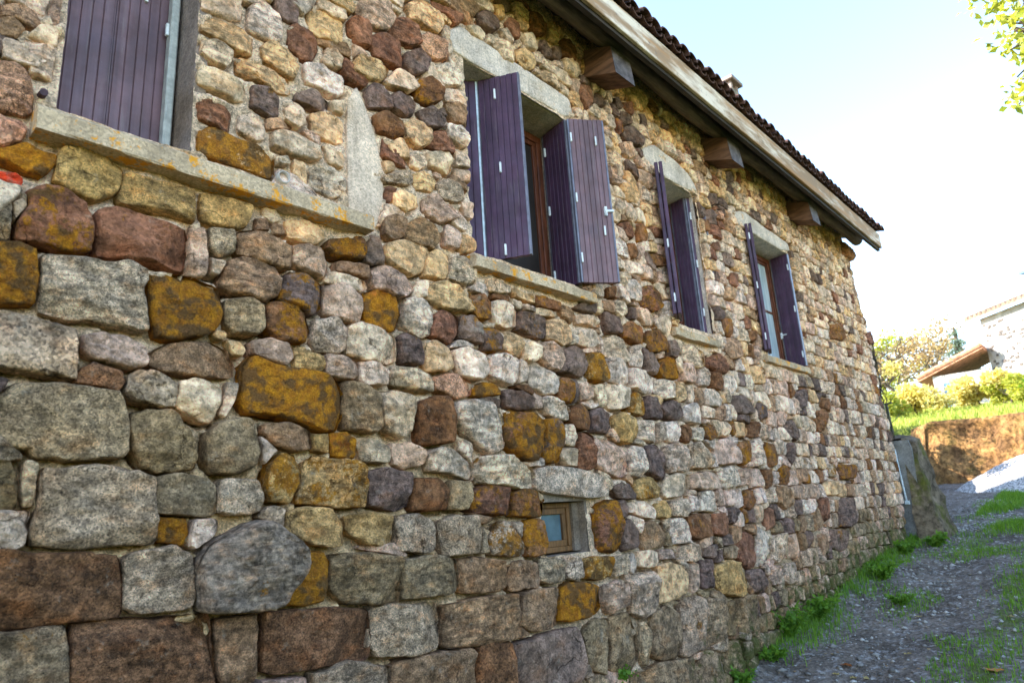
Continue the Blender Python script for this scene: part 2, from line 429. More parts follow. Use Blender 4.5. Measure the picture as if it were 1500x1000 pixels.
# ------------------------------------------------------------------ the stones of the long wall
# kind of stone + amount of lichen, then the outline as measured on the wall (converted to metres on the wall plane below)
STONES = '''
T1 0,10 30,8 52,22 63,40 48,47 25,32 0,26
T0 0,28 18,29 37,45 22,58 0,54
P2 0,57 20,62 45,82 66,97 50,106 25,98 0,88
N1 -30,90 0,94 28,100 45,122 48,165 38,173 0,165 -30,160
N3 -20,172 0,175 30,180 38,196 30,212 0,218 -20,215
O7 -20,220 0,222 35,212 60,228 80,232 78,245 58,262 40,258 0,240
M1 88,220 135,222 178,252 172,285 140,293 105,283 75,270 80,245
M1 180,255 250,275 283,282 282,328 245,315 168,298
M2 290,285 330,293 365,305 358,335 340,337 292,326
T1 370,322 390,320 392,340 370,340
P1 383,305 400,310 410,325 395,330 382,318
T0 393,330 412,330 414,346 392,346
Y3 414,325 440,323 470,337 475,352 455,360 420,350
Z0 -30,252 0,255 20,258 32,268 25,275 0,268 -30,262
G0 -20,270 0,272 14,270 14,350 0,355 -20,350
P0 16,298 35,292 38,305 20,325
R5 40,300 35,282 65,273 95,283 122,300 135,340 132,370 100,369 50,355 22,352 25,330
R3 142,310 165,305 230,325 268,340 273,360 265,398 220,385 160,380 138,375 138,330
K1 275,334 296,334 300,380 297,408 270,405
G0 303,335 340,338 342,370 318,378 305,365
T2 345,340 375,340 410,355 425,362 423,395 395,390 345,372
K1 425,362 445,360 470,370 478,390 472,410 450,400 425,385
B6 478,352 530,348 535,370 528,383 490,378 472,365
D0 538,345 552,348 560,388 540,390 530,385
B7 -20,358 0,358 25,356 52,368 54,400 48,447 0,447 -20,445
G1 62,375 110,378 150,388 185,385 212,398 212,415 205,425 213,485 200,488 130,470 95,470 55,458
B7 215,405 245,402 290,412 315,425 322,450 315,480 295,495 240,503 222,495 215,450
T2 318,420 335,380 375,378 400,395 409,415 405,435 380,442 345,430
P1 305,378 330,385 318,405 306,402
H2 328,440 365,437 380,450 384,480 375,492 340,488 326,475
D5 420,398 448,400 470,422 468,455 455,463 430,450 406,440 412,415
B5 390,445 425,442 445,462 452,490 445,504 405,502 385,480
K0 472,418 500,415 528,435 530,455 522,474 498,470 472,460
G0 455,470 490,466 505,480 503,512 490,520 458,515 453,495
g2 -20,450 0,455 60,470 110,485 112,555 108,558 60,548 0,540 -20,540
K0 118,490 150,488 185,497 213,515 210,538 190,540 130,524 118,510
t2 216,518 240,505 300,500 330,515 340,535 335,554 290,553 230,545 214,535
b2 112,545 135,530 175,545 182,560 172,573 140,568 110,560
G0 185,550 205,542 235,550 256,565 255,598 230,597 195,587 180,575
P2 260,560 290,553 325,572 315,605 310,620 290,618 255,598
P0 330,560 345,562 340,590 325,612 318,608
Y1 328,498 350,503 357,515 352,523 338,520
O9 355,535 372,525 400,535 450,545 480,553 500,578 498,612 488,632 465,632 410,612 360,605 346,590 350,560
K1 364,500 390,497 415,505 423,525 415,537 370,520
M1 425,510 440,508 470,525 472,542 462,548 425,540
K0 475,518 500,520 522,530 523,545 515,558 472,550
P0 525,530 545,528 567,545 562,565 530,566 520,555
P0 570,537 610,540 632,550 630,576 570,565
g2 -20,575 0,580 15,563 90,564 170,575 180,610 181,660 175,673 100,675 45,672 40,660 0,652 -20,652
h1 190,605 215,598 250,605 280,640 287,670 282,688 230,692 205,685 190,660 187,630
h1 298,632 312,622 345,612 365,615 375,650 372,685 355,695 310,692 297,670
T2 380,622 415,618 450,632 453,658 430,663 405,655 378,635
M1 455,637 475,635 478,650 475,665 455,660
O7 478,635 500,633 516,645 516,672 500,672 478,668
P0 520,640 550,645 567,655 565,678 525,676
H2 502,560 530,565 550,580 554,628 545,636 500,630 498,600
P1 555,575 580,570 600,580 605,600 600,630 585,643 560,635 552,600
B2 610,590 625,582 655,580 662,610 660,650 610,652 607,615
W0 663,590 690,585 720,590 735,620 735,660 715,668 680,640 662,615
h1 -20,660 0,665 10,665 18,690 22,740 0,760 -20,760
g1 60,685 130,683 190,690 220,700 221,790 215,797 150,800 105,803 42,800 40,780 55,740
h1 225,700 250,692 300,700 312,715 312,752 300,757 225,752
G0 318,705 330,700 375,702 384,735 380,748 350,756 314,750
O7 224,757 270,760 272,785 262,800 225,793
M6 390,680 410,662 428,668 434,690 430,715 420,738 395,735 388,715
M5 440,680 460,668 500,672 525,680 530,710 528,742 500,745 450,738 433,735
d0 532,690 560,685 598,692 602,710 592,740 575,747 535,742
B2 605,700 640,700 652,715 653,748 600,748
H1 655,703 685,705 688,730 680,748 655,745
K0 570,650 595,648 617,660 616,680 590,688 572,680
P1 620,665 640,655 670,665 693,685 690,705 655,695 622,690
P1 697,670 740,666 778,690 780,712 770,717 700,708 692,695
R5 690,715 710,708 740,715 745,735 740,755 690,752 683,740
B6 745,722 765,715 790,720 797,738 790,757 745,757
b2 -20,802 0,805 60,812 110,808 170,812 176,850 174,900 160,905 100,912 0,922 -20,922
g1 178,815 200,805 250,800 278,808 280,870 275,890 200,900 178,890
S0 282,817 295,800 332,780 372,764 390,767 422,790 432,812 430,830 402,870 395,885 355,897 300,896 284,890 285,867 281,850
M9 432,808 470,808 477,825 476,855 470,880 440,887 405,885 402,872 430,830
h1 -20,925 0,925 50,920 95,912 97,960 94,1000 94,1040 -20,1040
b3 105,915 170,905 230,905 300,897 305,950 307,1040 98,1040 98,960
t1 312,905 368,900 373,915 371,985 365,1000 315,1000
b2 378,895 440,890 510,888 535,890 538,940 532,965 480,972 400,990 376,985
h1 480,812 510,808 560,812 582,815 584,850 580,882 545,885 500,882 478,860
M3 415,750 440,742 480,745 498,765 495,800 470,803 440,790 415,785
M1 502,755 540,750 572,755 572,790 565,800 535,798 515,785 502,775
g0 575,755 610,752 632,765 632,800 620,810 580,806
g0 635,762 660,755 695,755 702,780 697,810 645,815 640,795
h1 585,820 625,812 665,818 667,865 640,872 585,878
t1 668,820 700,815 732,820 734,860 720,868 670,868
g0 545,890 570,885 635,882 640,910 636,945 600,960 550,962 537,945
t1 645,885 690,875 750,868 754,900 745,935 700,945 643,948
g0 455,985 510,965 540,970 565,975 570,1030 450,1030
t0 572,970 620,955 690,948 692,1030 570,1030
b1 693,945 720,935 745,940 745,1030 693,1030
K0 380,995 445,990 450,1030 375,1030
P0 294,0 320,-10 352,0 352,30 335,35 310,22 294,15
Y2 291,40 310,25 340,40 368,58 367,85 350,82 320,62 291,48
W0 362,10 385,5 405,25 410,50 407,66 385,60 360,45
P0 292,60 315,62 340,80 335,95 328,103 305,90 292,80
Y0 345,90 355,86 385,98 420,120 425,138 410,138 380,120 347,105
P0 284,115 290,97 320,105 355,125 357,148 345,152 315,138 288,125
R1 286,152 300,145 325,158 337,170 333,195 318,192 288,175
D0 367,125 385,128 408,145 405,172 395,175 365,158
D0 430,138 455,132 478,150 478,167 465,165 445,155 430,148
R1 418,45 432,38 455,50 465,75 455,92 440,88 420,72
D0 398,0 425,-5 436,15 434,38 420,35 405,22
Y1 378,70 395,62 425,78 437,95 430,120 415,112 385,90
Y0 448,18 465,15 500,35 500,65 490,68 465,55 450,42
P0 462,5 480,0 502,15 502,35 485,30 463,15
P0 475,72 490,75 500,90 498,105 470,95
W0 442,95 470,95 500,115 502,140 485,143 445,120
P0 345,172 365,165 385,180 385,205 375,210 345,195
P0 415,160 430,150 443,160 443,185 435,190 415,175
Y0 450,170 475,165 500,180 500,210 490,212 455,195
P0 395,195 420,192 460,210 468,235 455,238 420,228 396,215
Y7 287,190 310,188 340,205 375,215 395,225 400,262 385,262 340,248 300,232 287,225
P0 402,232 420,230 420,245 402,242
Y2 425,235 445,240 448,275 440,280 428,272
W0 450,248 480,248 500,265 502,290 485,292 452,275
P0 470,215 485,218 500,230 500,250 480,240
P0 480,150 500,150 502,170 485,165
K0 515,10 530,0 560,5 580,30 565,48 545,45 520,28
R1 506,35 515,27 535,30 541,50 538,72 520,68 508,50
R0 540,55 560,50 583,65 587,100 575,100 545,85 539,70
R0 565,32 585,28 605,45 610,70 595,72 566,55
N0 610,58 625,48 648,65 650,90 635,90 612,75
D0 588,80 610,74 625,90 622,110 600,112 588,98
Y1 592,8 605,0 640,20 646,40 635,55 615,40 598,30
Y0 512,100 520,85 550,90 568,105 558,122 540,120 515,108
P0 560,120 580,102 605,112 608,132 598,138 562,125
B5 608,120 625,115 645,135 640,152 622,157 605,145
D1 530,135 545,122 572,145 572,160 560,165 538,158
D0 572,140 585,132 605,155 602,172 585,172 572,160
D0 608,165 630,158 650,180 645,190 620,188
B3 543,172 560,165 585,180 588,203 570,205 550,195
Y0 590,180 605,173 630,190 625,215 610,218 590,205
R0 628,195 650,192 661,215 658,230 625,215
W0 635,100 650,95 675,115 672,130 645,125
P0 645,132 665,135 682,150 680,160 650,150
T0 645,155 670,152 682,170 680,188 660,182
W0 650,182 672,188 683,205 680,218 652,205
Y1 565,215 580,205 600,215 595,235 570,230
P0 598,230 615,225 623,245 610,252 598,245
P0 622,225 650,222 660,240 655,258 625,245
G0 555,262 575,255 600,250 605,268 595,275 560,270
Y2 602,255 625,252 635,270 630,285 605,278
G0 635,272 650,265 675,282 678,295 660,300 640,292
Y1 570,285 585,280 605,285 610,305 590,313 572,305
K0 615,290 635,285 645,300 665,302 672,320 640,330 615,310
P0 660,222 685,228 688,250 665,245
K0 660,248 685,252 690,270 665,268
K0 668,298 688,300 692,325 675,320
T4 556,320 575,316 590,325 587,350 570,355 557,345
t1 590,325 610,318 632,335 640,355 630,368 600,358 588,350
Y0 560,360 585,352 610,358 630,375 615,400 600,408 570,390 558,375
Y2 620,375 635,365 655,372 652,400 645,413 615,405
G2 655,380 675,375 690,385 690,415 675,420 650,410
Y4 665,345 680,345 692,355 692,370 675,372
K0 540,395 560,390 590,405 603,420 595,435 575,437 545,420
P0 605,415 620,410 632,420 630,437 600,437
Y1 617,420 640,413 680,425 692,440 685,458 650,455 617,438
O7 530,430 550,423 575,435 584,460 575,485 555,486 535,475 527,455
W0 590,440 615,437 632,450 630,490 615,496 590,480 583,465
R2 632,460 645,455 670,465 668,490 655,505 628,492
D4 672,462 690,463 703,480 702,505 668,495
P0 505,478 525,472 560,485 577,495 577,530 560,534 505,520 503,495
D3 577,495 590,488 612,500 616,520 613,537 585,532
Y1 617,505 635,498 655,510 663,540 650,545 620,545
P0 658,515 680,508 708,520 713,545 700,558 668,550
N0 632,553 660,545 690,560 688,578 665,585 632,570
B5 683,435 705,430 716,445 715,470 695,468 685,455
P0 716,443 735,442 753,455 753,480 740,482 722,476 717,460
D4 755,458 775,460 795,470 798,490 790,499 770,492 755,483
Y1 797,468 820,470 832,485 832,502 820,509 797,497
W0 834,488 845,492 842,504 834,505
W0 845,485 860,483 872,492 874,505 862,511 844,504
G0 707,410 725,410 742,423 742,431 725,432 708,427
Y3 745,422 765,430 781,432 781,446 765,443 748,436
B5 783,432 800,438 816,445 815,456 795,455 782,448
T0 818,446 830,450 838,465 835,475 820,463
P2 840,460 860,462 875,472 877,480 860,478 842,475
D5 705,480 720,477 732,495 729,516 705,513
Y1 735,485 750,490 762,502 762,523 752,524 732,512
P0 765,505 775,500 788,508 788,525 778,532 762,527
K0 790,503 802,500 818,512 820,530 815,545 800,540 790,525
D3 820,512 838,508 852,518 857,535 850,553 830,548 817,545
M6 858,517 870,518 885,530 885,555 878,562 860,556 855,540
W0 716,520 735,518 752,528 752,560 745,566 722,556 713,548
W0 754,528 765,530 770,540 770,560 755,563
W0 771,538 785,535 802,545 812,560 811,578 795,578 772,565
B5 813,555 828,552 840,565 843,580 835,590 818,587 812,575
K0 845,562 855,558 865,570 863,585 848,588
P0 866,565 880,562 885,575 884,598 875,595
O9 690,567 705,560 725,565 733,573 725,580 700,583 690,580
D1 702,580 730,585 735,597 715,598 700,590
D3 735,570 760,572 775,585 773,600 755,603 738,595
K0 777,577 788,580 790,600 777,600
W0 790,585 800,580 820,590 832,600 833,615 820,617 795,608
B4 833,600 845,592 858,598 861,615 858,632 840,628 832,615
D2 862,602 875,597 888,605 892,625 885,636 865,632
R7 738,605 750,600 775,605 790,620 792,650 785,677 765,673 745,660 735,645 735,620
D6 792,615 805,613 816,625 818,650 812,678 795,678 790,660
P1 818,625 835,620 840,640 835,655 820,650
P0 815,658 830,655 842,660 840,683 828,683 816,670
R2 845,635 855,632 867,638 868,665 866,687 850,690 840,683 842,655
K0 870,640 885,640 905,655 915,680 914,695 905,698 880,692 868,675
G6 716,785 725,765 740,762 755,785 762,810 755,815 718,813
B6 765,762 780,758 795,762 798,790 795,812 770,815 763,795
R6 872,738 885,732 900,735 905,770 905,800 895,810 878,806 872,775
D2 893,715 905,705 920,708 928,725 925,732 905,730
M5 925,705 940,698 955,700 965,715 960,728 930,732
D3 902,735 912,730 916,745 914,758 902,758
P1 918,735 935,733 954,742 954,760 935,757 917,750
M3 955,735 970,732 977,740 976,758 955,758
G0 978,735 1000,730 1005,745 1002,757 980,755
W0 1006,725 1018,724 1020,750 1005,750
W0 1022,720 1040,718 1048,735 1045,750 1022,748
D2 903,765 920,760 930,770 932,800 908,808
t0 935,770 950,762 968,765 970,790 968,800 935,805
W0 977,760 990,757 1005,765 1009,785 1005,795 980,797
B4 1005,755 1020,752 1032,765 1032,785 1018,790 1008,785
R3 1040,752 1055,750 1065,765 1065,780 1055,785 1038,782
M3 895,608 910,604 928,612 929,640 920,650 897,642 895,625
P0 930,615 955,616 958,640 955,650 930,640
G0 958,620 970,618 972,645 960,650
W0 970,618 985,617 990,630 988,647 978,648 971,640
B3 990,622 1005,620 1012,635 1008,650 998,645
W0 1012,628 1027,625 1028,640 1020,648 1012,642
B5 1027,623 1043,622 1045,640 1035,647 1027,640
W0 916,660 925,652 938,655 940,690 935,698 918,697
D1 940,655 955,650 965,660 972,695 968,703 955,700 942,690
G0 970,655 985,648 1005,655 1008,680 1005,690 975,692
G0 1008,650 1025,645 1040,660 1040,680 1030,687 1010,685
K0 1042,648 1060,642 1075,655 1075,680 1045,680
P0 970,700 985,693 1005,695 1007,715 1000,725 970,730 965,720
K0 1008,695 1030,690 1048,690 1050,715 1030,718 1008,715
W0 1052,688 1065,682 1075,690 1074,712 1060,717 1053,710
P0 882,562 900,562 918,570 920,595 905,600 887,598
M6 921,575 935,580 942,595 940,610 920,605
D0 943,580 955,583 965,600 962,615 945,612
D0 965,595 980,585 993,592 998,610 988,617 970,610
W0 997,595 1012,590 1022,600 1022,622 1000,618
W0 920,540 940,542 953,555 953,575 940,578 920,568
W0 955,558 965,555 985,562 985,583 970,585 955,575
Y2 987,558 1000,562 1003,585 990,590 985,580
W0 1003,565 1012,565 1013,592 1003,590
T3 1013,567 1025,570 1028,590 1015,597
W0 1028,570 1045,570 1055,585 1053,598 1030,595
W0 885,525 900,525 915,535 917,560 905,567 887,560
P1 880,492 900,495 918,505 919,530 905,535 882,522
W0 920,508 935,505 940,525 938,540 920,535
D1 942,518 955,515 960,535 955,550 945,545
O6 960,530 970,522 990,535 991,550 985,558 965,555 958,545
K0 993,535 1010,532 1018,545 1015,562 995,560
W0 1019,542 1035,543 1036,566 1020,565
P0 995,508 1010,505 1030,518 1032,535 1020,540 996,528
B5 907,475 920,470 935,478 942,490 940,507 925,503 908,495
B5 943,485 960,485 970,500 970,515 950,517 943,505
D2 972,500 985,498 993,515 988,527 975,522
D3 880,455 905,465 907,490 885,487
R5 935,418 950,416 965,430 968,450 955,458 940,450 933,440
W0 912,412 925,410 935,425 933,443 915,440
B4 885,421 900,420 905,437 885,437
P0 898,440 912,443 917,460 905,467 897,455
T1 880,440 895,440 897,460 880,455
K0 930,452 945,452 958,465 955,478 940,478 930,465
D1 918,450 928,452 928,470 918,468
P0 962,465 975,462 980,480 975,495 965,485
R1 1033,520 1050,518 1063,530 1062,548 1045,548 1033,535
B2 1036,545 1050,546 1058,560 1055,573 1038,568
W0 1058,552 1072,548 1076,570 1070,578 1060,575
B5 1052,468 1065,466 1070,490 1068,495 1055,490
T1 1060,495 1078,500 1080,525 1065,527 1058,515
t2 735,823 760,820 782,823 788,850 785,860 745,865 735,850
g0 785,818 805,816 823,820 825,848 800,857 788,850
G0 824,815 845,815 850,845 838,850 826,845
M6 850,818 875,813 892,815 892,843 870,850 852,847
G0 894,815 912,812 917,825 913,840 895,845
t0 758,870 780,862 808,860 812,890 810,915 775,924 757,915
O9 815,865 830,852 850,852 873,858 876,890 865,900 830,910 813,908
K0 878,857 900,850 915,855 914,885 890,900 880,882
d1 747,942 790,928 840,917 845,930 848,985 840,1000 830,1030 747,1030
h0 849,925 870,905 886,905 888,950 880,985 855,980
h0 890,905 915,895 930,930 932,965 920,985 890,985
G0 912,842 930,835 955,835 956,880 950,900 935,906 920,895 917,870
Y1 958,830 975,822 1000,830 1003,865 985,875 958,884
K0 1005,825 1018,822 1020,860 1010,870
D1 1021,820 1040,818 1043,860 1025,862
M2 1045,830 1060,820 1080,822 1090,850 1090,868 1075,873 1055,870 1043,855
g0 934,912 942,908 949,925 948,975 940,975 933,940
h0 951,895 970,885 990,900 993,930 990,960 965,967 950,955
g0 992,880 1010,870 1028,875 1030,900 1025,950 1000,960 993,955 995,920
g0 1031,875 1050,875 1058,900 1055,930 1045,945 1029,948
h0 1060,880 1071,878 1072,930 1060,930
h0 1073,875 1095,870 1100,880 1100,920 1080,928 1073,910
h1 920,990 960,970 1010,962 1018,990 1020,1030 922,1030
h1 1020,962 1050,950 1055,990 1050,1030 1022,1030
h2 1062,940 1085,935 1090,980 1070,1000 1057,980
W0 922,808 927,820 925,840 919,840 917,825
P2 928,808 945,803 960,808 960,828 945,832 928,828
K0 962,805 985,803 991,812 985,817 962,820
G0 993,800 1005,795 1022,797 1025,815 1010,823 993,820
D3 1027,800 1050,796 1052,812 1040,817 1028,815
R2 1077,785 1090,778 1103,785 1103,830 1090,833 1075,815
W0 1104,770 1118,775 1124,800 1120,825 1106,830
G0 1125,785 1145,780 1148,815 1135,825 1126,818
K0 1149,785 1165,780 1170,805 1160,818 1150,815
d0 1090,835 1115,832 1122,850 1115,868 1095,868
K0 1124,828 1138,828 1140,855 1125,858
G0 1142,825 1160,823 1165,850 1150,857 1142,850
d0 1212,775 1235,775 1240,800 1225,808 1212,800
T0 1192,782 1205,780 1210,805 1200,815
D0 1225,730 1245,728 1247,765 1235,772 1224,770
Y0 1203,706 1222,703 1227,722 1215,726 1202,724
R1 1195,730 1205,727 1210,760 1202,768
T0 1185,740 1194,738 1201,770 1190,778
T2 1135,712 1145,710 1157,725 1155,740 1145,747 1135,735
B5 1086,718 1097,715 1104,735 1095,747 1086,743
W0 1065,718 1082,715 1086,740 1075,746
R1 1115,745 1125,743 1132,770 1118,778
W0 1072,750 1085,750 1086,770 1073,775
D2 1068,580 1085,578 1095,590 1100,605 1085,608 1068,598
D3 1103,590 1117,588 1120,610 1108,615
B4 1190,602 1205,597 1210,610 1205,632 1195,628
B1 1195,582 1215,585 1215,605 1200,597
D0 1160,575 1175,570 1180,595 1168,600
D2 1143,617 1160,615 1168,640 1160,647 1145,635
B2 1097,617 1108,617 1112,635 1100,637
B5 1076,648 1092,645 1096,675 1085,682 1076,672
P0 1097,645 1112,640 1116,680 1098,683
B5 1117,648 1130,648 1132,680 1122,685
D1 1147,652 1155,648 1163,675 1155,683 1148,672
K0 1073,690 1090,685 1093,710 1077,713
K0 1094,687 1110,685 1111,712 1096,715
B4 1112,688 1127,685 1130,710 1118,717
B5 1138,684 1152,680 1155,705 1148,712 1138,710
T0 1163,687 1176,686 1178,705 1167,708
B5 1222,680 1244,680 1246,700 1225,703
G5 1209,680 1220,680 1220,700 1210,697
Y1 1091,538 1110,535 1120,548 1118,562 1100,562
Y4 640,18 655,25 662,35 655,40 640,30
T1 665,5 685,3 702,15 690,28 672,20
P0 692,0 715,5 722,20 712,22 695,10
D0 695,22 710,15 725,30 727,45 715,50 700,38
Y1 720,8 732,10 737,30 727,30
R1 736,30 745,25 755,38 760,58 750,60 738,42
D0 722,0 740,0 746,18 735,22
Y2 746,8 760,8 770,25 768,48 757,45 748,25
B2 770,20 785,20 800,38 795,55 778,52 770,38
Y3 798,48 805,42 818,55 812,68 800,62
Y5 800,33 815,35 823,48 820,57 808,45
W0 760,52 775,50 786,65 783,78 768,72
D0 785,62 795,60 806,78 802,88 790,80
D0 806,70 815,68 820,85 815,92 805,85
B2 816,58 830,60 840,80 838,95 820,82
Y1 753,75 765,72 780,90 778,105 765,105 755,92
W0 775,78 790,82 800,95 795,100 780,92
P0 820,88 835,88 848,105 842,118 825,105
P0 718,65 735,62 752,80 750,95 735,88
P0 680,40 700,42 710,55 705,62 688,52
W0 728,45 740,42 750,65 742,70
R1 843,125 860,128 866,150 855,163 845,145
D0 863,140 875,138 885,150 882,158 868,155
D0 895,145 905,145 910,160 900,162
R1 908,152 920,150 927,165 920,173
Y3 912,130 925,125 943,150 940,165 925,160
B2 944,145 960,150 963,165 950,168
R4 895,175 905,178 910,195 902,200
D0 908,188 925,187 940,205 935,218 915,210 908,200
D0 930,168 942,170 947,185 938,188
K0 905,210 920,210 928,230 920,235 908,225
Y0 888,195 898,193 906,215 900,222
P0 894,240 908,245 910,260 900,263
Y1 912,250 925,255 930,272 915,270
Y1 905,270 925,268 935,285 928,300 910,290
Y3 965,165 980,168 985,185 970,182
R1 904,328 918,326 928,345 922,352 905,342
B5 928,330 938,328 945,345 942,362 932,357
R3 948,334 967,334 968,350 955,347
B4 914,358 928,355 928,380 917,378
K0 929,360 938,362 937,380 930,385
B4 942,373 955,372 972,382 970,393 953,390
D2 1032,283 1045,285 1048,300 1038,302
N0 1043,312 1055,308 1056,325 1045,320
D0 1058,252 1072,252 1074,268 1062,267
R1 1037,358 1050,353 1053,368 1040,368
B2 1028,322 1035,322 1037,340 1030,340
R3 1065,400 1078,402 1078,422 1068,418
T0 1058,422 1070,420 1078,432 1070,442 1058,438
B2 1092,484 1103,484 1105,500 1093,500
P0 1072,445 1085,447 1088,468 1075,470
B5 1210,472 1225,475 1240,490 1232,500 1212,495
R1 1265,488 1275,485 1280,505 1268,505
'''
# colour of each kind of stone as it looks on the dry wall (sRGB), crystal grain, roundness; lower dressed stones (small letters) toned down partly for weaker light
KIND = {
    'P': ((216, 204, 184), .25, .5), 'W': ((212, 205, 196), .3, .5), 'K': ((194, 174, 160), .35, .5), 'Y': ((216, 190, 148), .25, .5),
    'T': ((158, 132, 106), .45, .6), 't': ((146, 122, 96), .6, .35), 'N': ((184, 146, 124), .7, .5), 'G': ((176, 165, 148), .75, .45),
    'g': ((156, 145, 124), .8, .3), 'H': ((150, 136, 108), .5, .55), 'h': ((132, 121, 96), .6, .45), 'M': ((170, 148, 102), .5, .5),
    'R': ((124, 86, 68), .4, .6), 'B': ((112, 78, 50), .4, .6), 'b': ((110, 80, 54), .75, .25), 'D': ((100, 88, 86), .35, .65),
    'd': ((112, 98, 94), .5, .4), 'S': ((150, 144, 130), .3, .7), 'O': ((150, 96, 36), .2, .6), 'Z': ((210, 74, 44), .1, .5)}
# ------------------------------------------------------------------ the stone house
M_STONE, M_MORTAR = stone_material(), mortar_material()
M_SILL = concrete_material('weathered_sill_concrete', (.52, .37, .24), (.60, .24, .008), .54)
M_LINT = concrete_material('pale_lintel_render', (.66, .53, .45), li=-.6)
M_PATCH = concrete_material('smooth_render', (.72, .53, .40), li=-.5)
M_JAMB = concrete_material('grey_jamb_cement', (.30, .23, .20), li=-.5)
M_REVEAL = concrete_material('brownish_reveal_mortar', (.27, .20, .15), li=-.2)
M_SHUT = paint_material('aubergine_shutter_paint', (.070, .032, .066), .42, .35)
M_SHUT1 = paint_material('lighter_shutter_paint', (.155, .085, .098), .42, .4)  # lighter shutter paint; on the outer leaf it stands in for light
M_EDGE = plain('galvanised_edge', (.16, .15, .19), .4, .5, .2)
M_SLIT = plain('bright_slit_strip', (.5, .58, .66), .35, .6)  # slit of light between two leaves, painted as a pale strip
M_HINGE = plain('white_hinge_metal', (.75, .76, .78), .35, .5)
M_FRAME = wood_material('brown_window_wood', (.15, .045, .022), .5, (40, 40, 5), .5)
M_HONEY = wood_material('honey_window_wood', (.21, .095, .032), .5, (40, 40, 6), .55)
M_BEAM = wood_material('rafter_oak', (.15, .075, .042), .4, (22, 3, 22))
M_BEAMEND = wood_material('rafter_end_grain', (.13, .105, .11), .4, (14, 14, 14))
M_LOG = wood_material('eave_purlin_wood', (.14, .105, .065), .4, (3, 30, 30))
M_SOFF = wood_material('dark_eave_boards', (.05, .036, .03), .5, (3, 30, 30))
M_TILE = plain('dark_clay_tile', (.09, .045, .035), .85, .2, nscale=12, amp=.5)
M_INT = plain('dark_room_plaster', (.12, .10, .09))

def fascia_material():
    t = NT('weathered_fascia_paint', .8, .25)
    n = t.noise(1, 6, .65, t.scale(1.6, 8, 8)); s = t.noise(1, 5, .6, t.scale(.9, 3, 14))
    c = t.mix(t.rng(n, .44, .64), (.36, .22, .13), (.80, .66, .55))
    c = t.mix(t.rng(s, .48, .62, 0, .9), c, (.46, .24, .11))
    c = t.mix(t.rng(t.noise(20, 6, .7), .3, .42, .7, 0), c, (.14, .12, .12))
    return t.out(c, t.bump(t.noise(1, 6, .6, t.scale(4, 50, 50)), .4, .006))
M_FASCIA = fascia_material()
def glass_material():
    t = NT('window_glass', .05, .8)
    f = t.noise(1, 4, .6, t.scale(30, 30, 2.))     # pale sky reflection painted into the pane, with net curtain folds
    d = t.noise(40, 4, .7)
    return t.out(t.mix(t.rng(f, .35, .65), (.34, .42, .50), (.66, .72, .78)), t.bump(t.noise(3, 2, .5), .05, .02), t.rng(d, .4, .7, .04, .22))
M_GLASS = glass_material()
M_DARKGLASS = plain('unlit_room_glass', (.03, .024, .022), .25, .25, nscale=3)  # darkness of the room behind is put into the pane colour

house = tag(empty('stone_house', (4, 0, .3)), 'long rubble stone house with aubergine shutters and deep wooden eaves', 'house')
HL = np.array([4, 0, .3])
def hp(name, mb, mat, smooth=False, parent=None):
    """a part of the house given in world coordinates"""
    v = np.array(mb.v, float) - HL
    return link(name, mesh(name, v, mb.f, mat, smooth), parent or house)

# openings: x0, x1, z0, z1 (world)
OPEN = {'w1': (.466, .918, 3.11, 5.4), 'w2': (2.458, 3.50, 3.09, 4.345), 'w3': (4.73, 5.33, 3.05, 4.37), 'w4': (6.47, 7.52, 3.01, 4.345), 'small': (2.90, 3.315, 1.42, 1.712)}
WTOP = 5.12
_xe = sorted([(U(*p)[1], U(*p)[0]) for p in ((1240, 375), (1249, 410), (1258, 450), (1272, 490), (1279, 540), (1292, 590), (1306, 645), (1318, 720), (1326, 792))])
def x_end(Z): return np.interp(Z, [a for a, b in _xe], [b for a, b in _xe])
def in_open(X, Z, m=0.):
    r = np.zeros(np.broadcast(X, Z).shape, bool)
    for a, b, c, d in OPEN.values(): r |= (X > a - m) & (X < b + m) & (Z > c - m) & (Z < d + m)
    return r

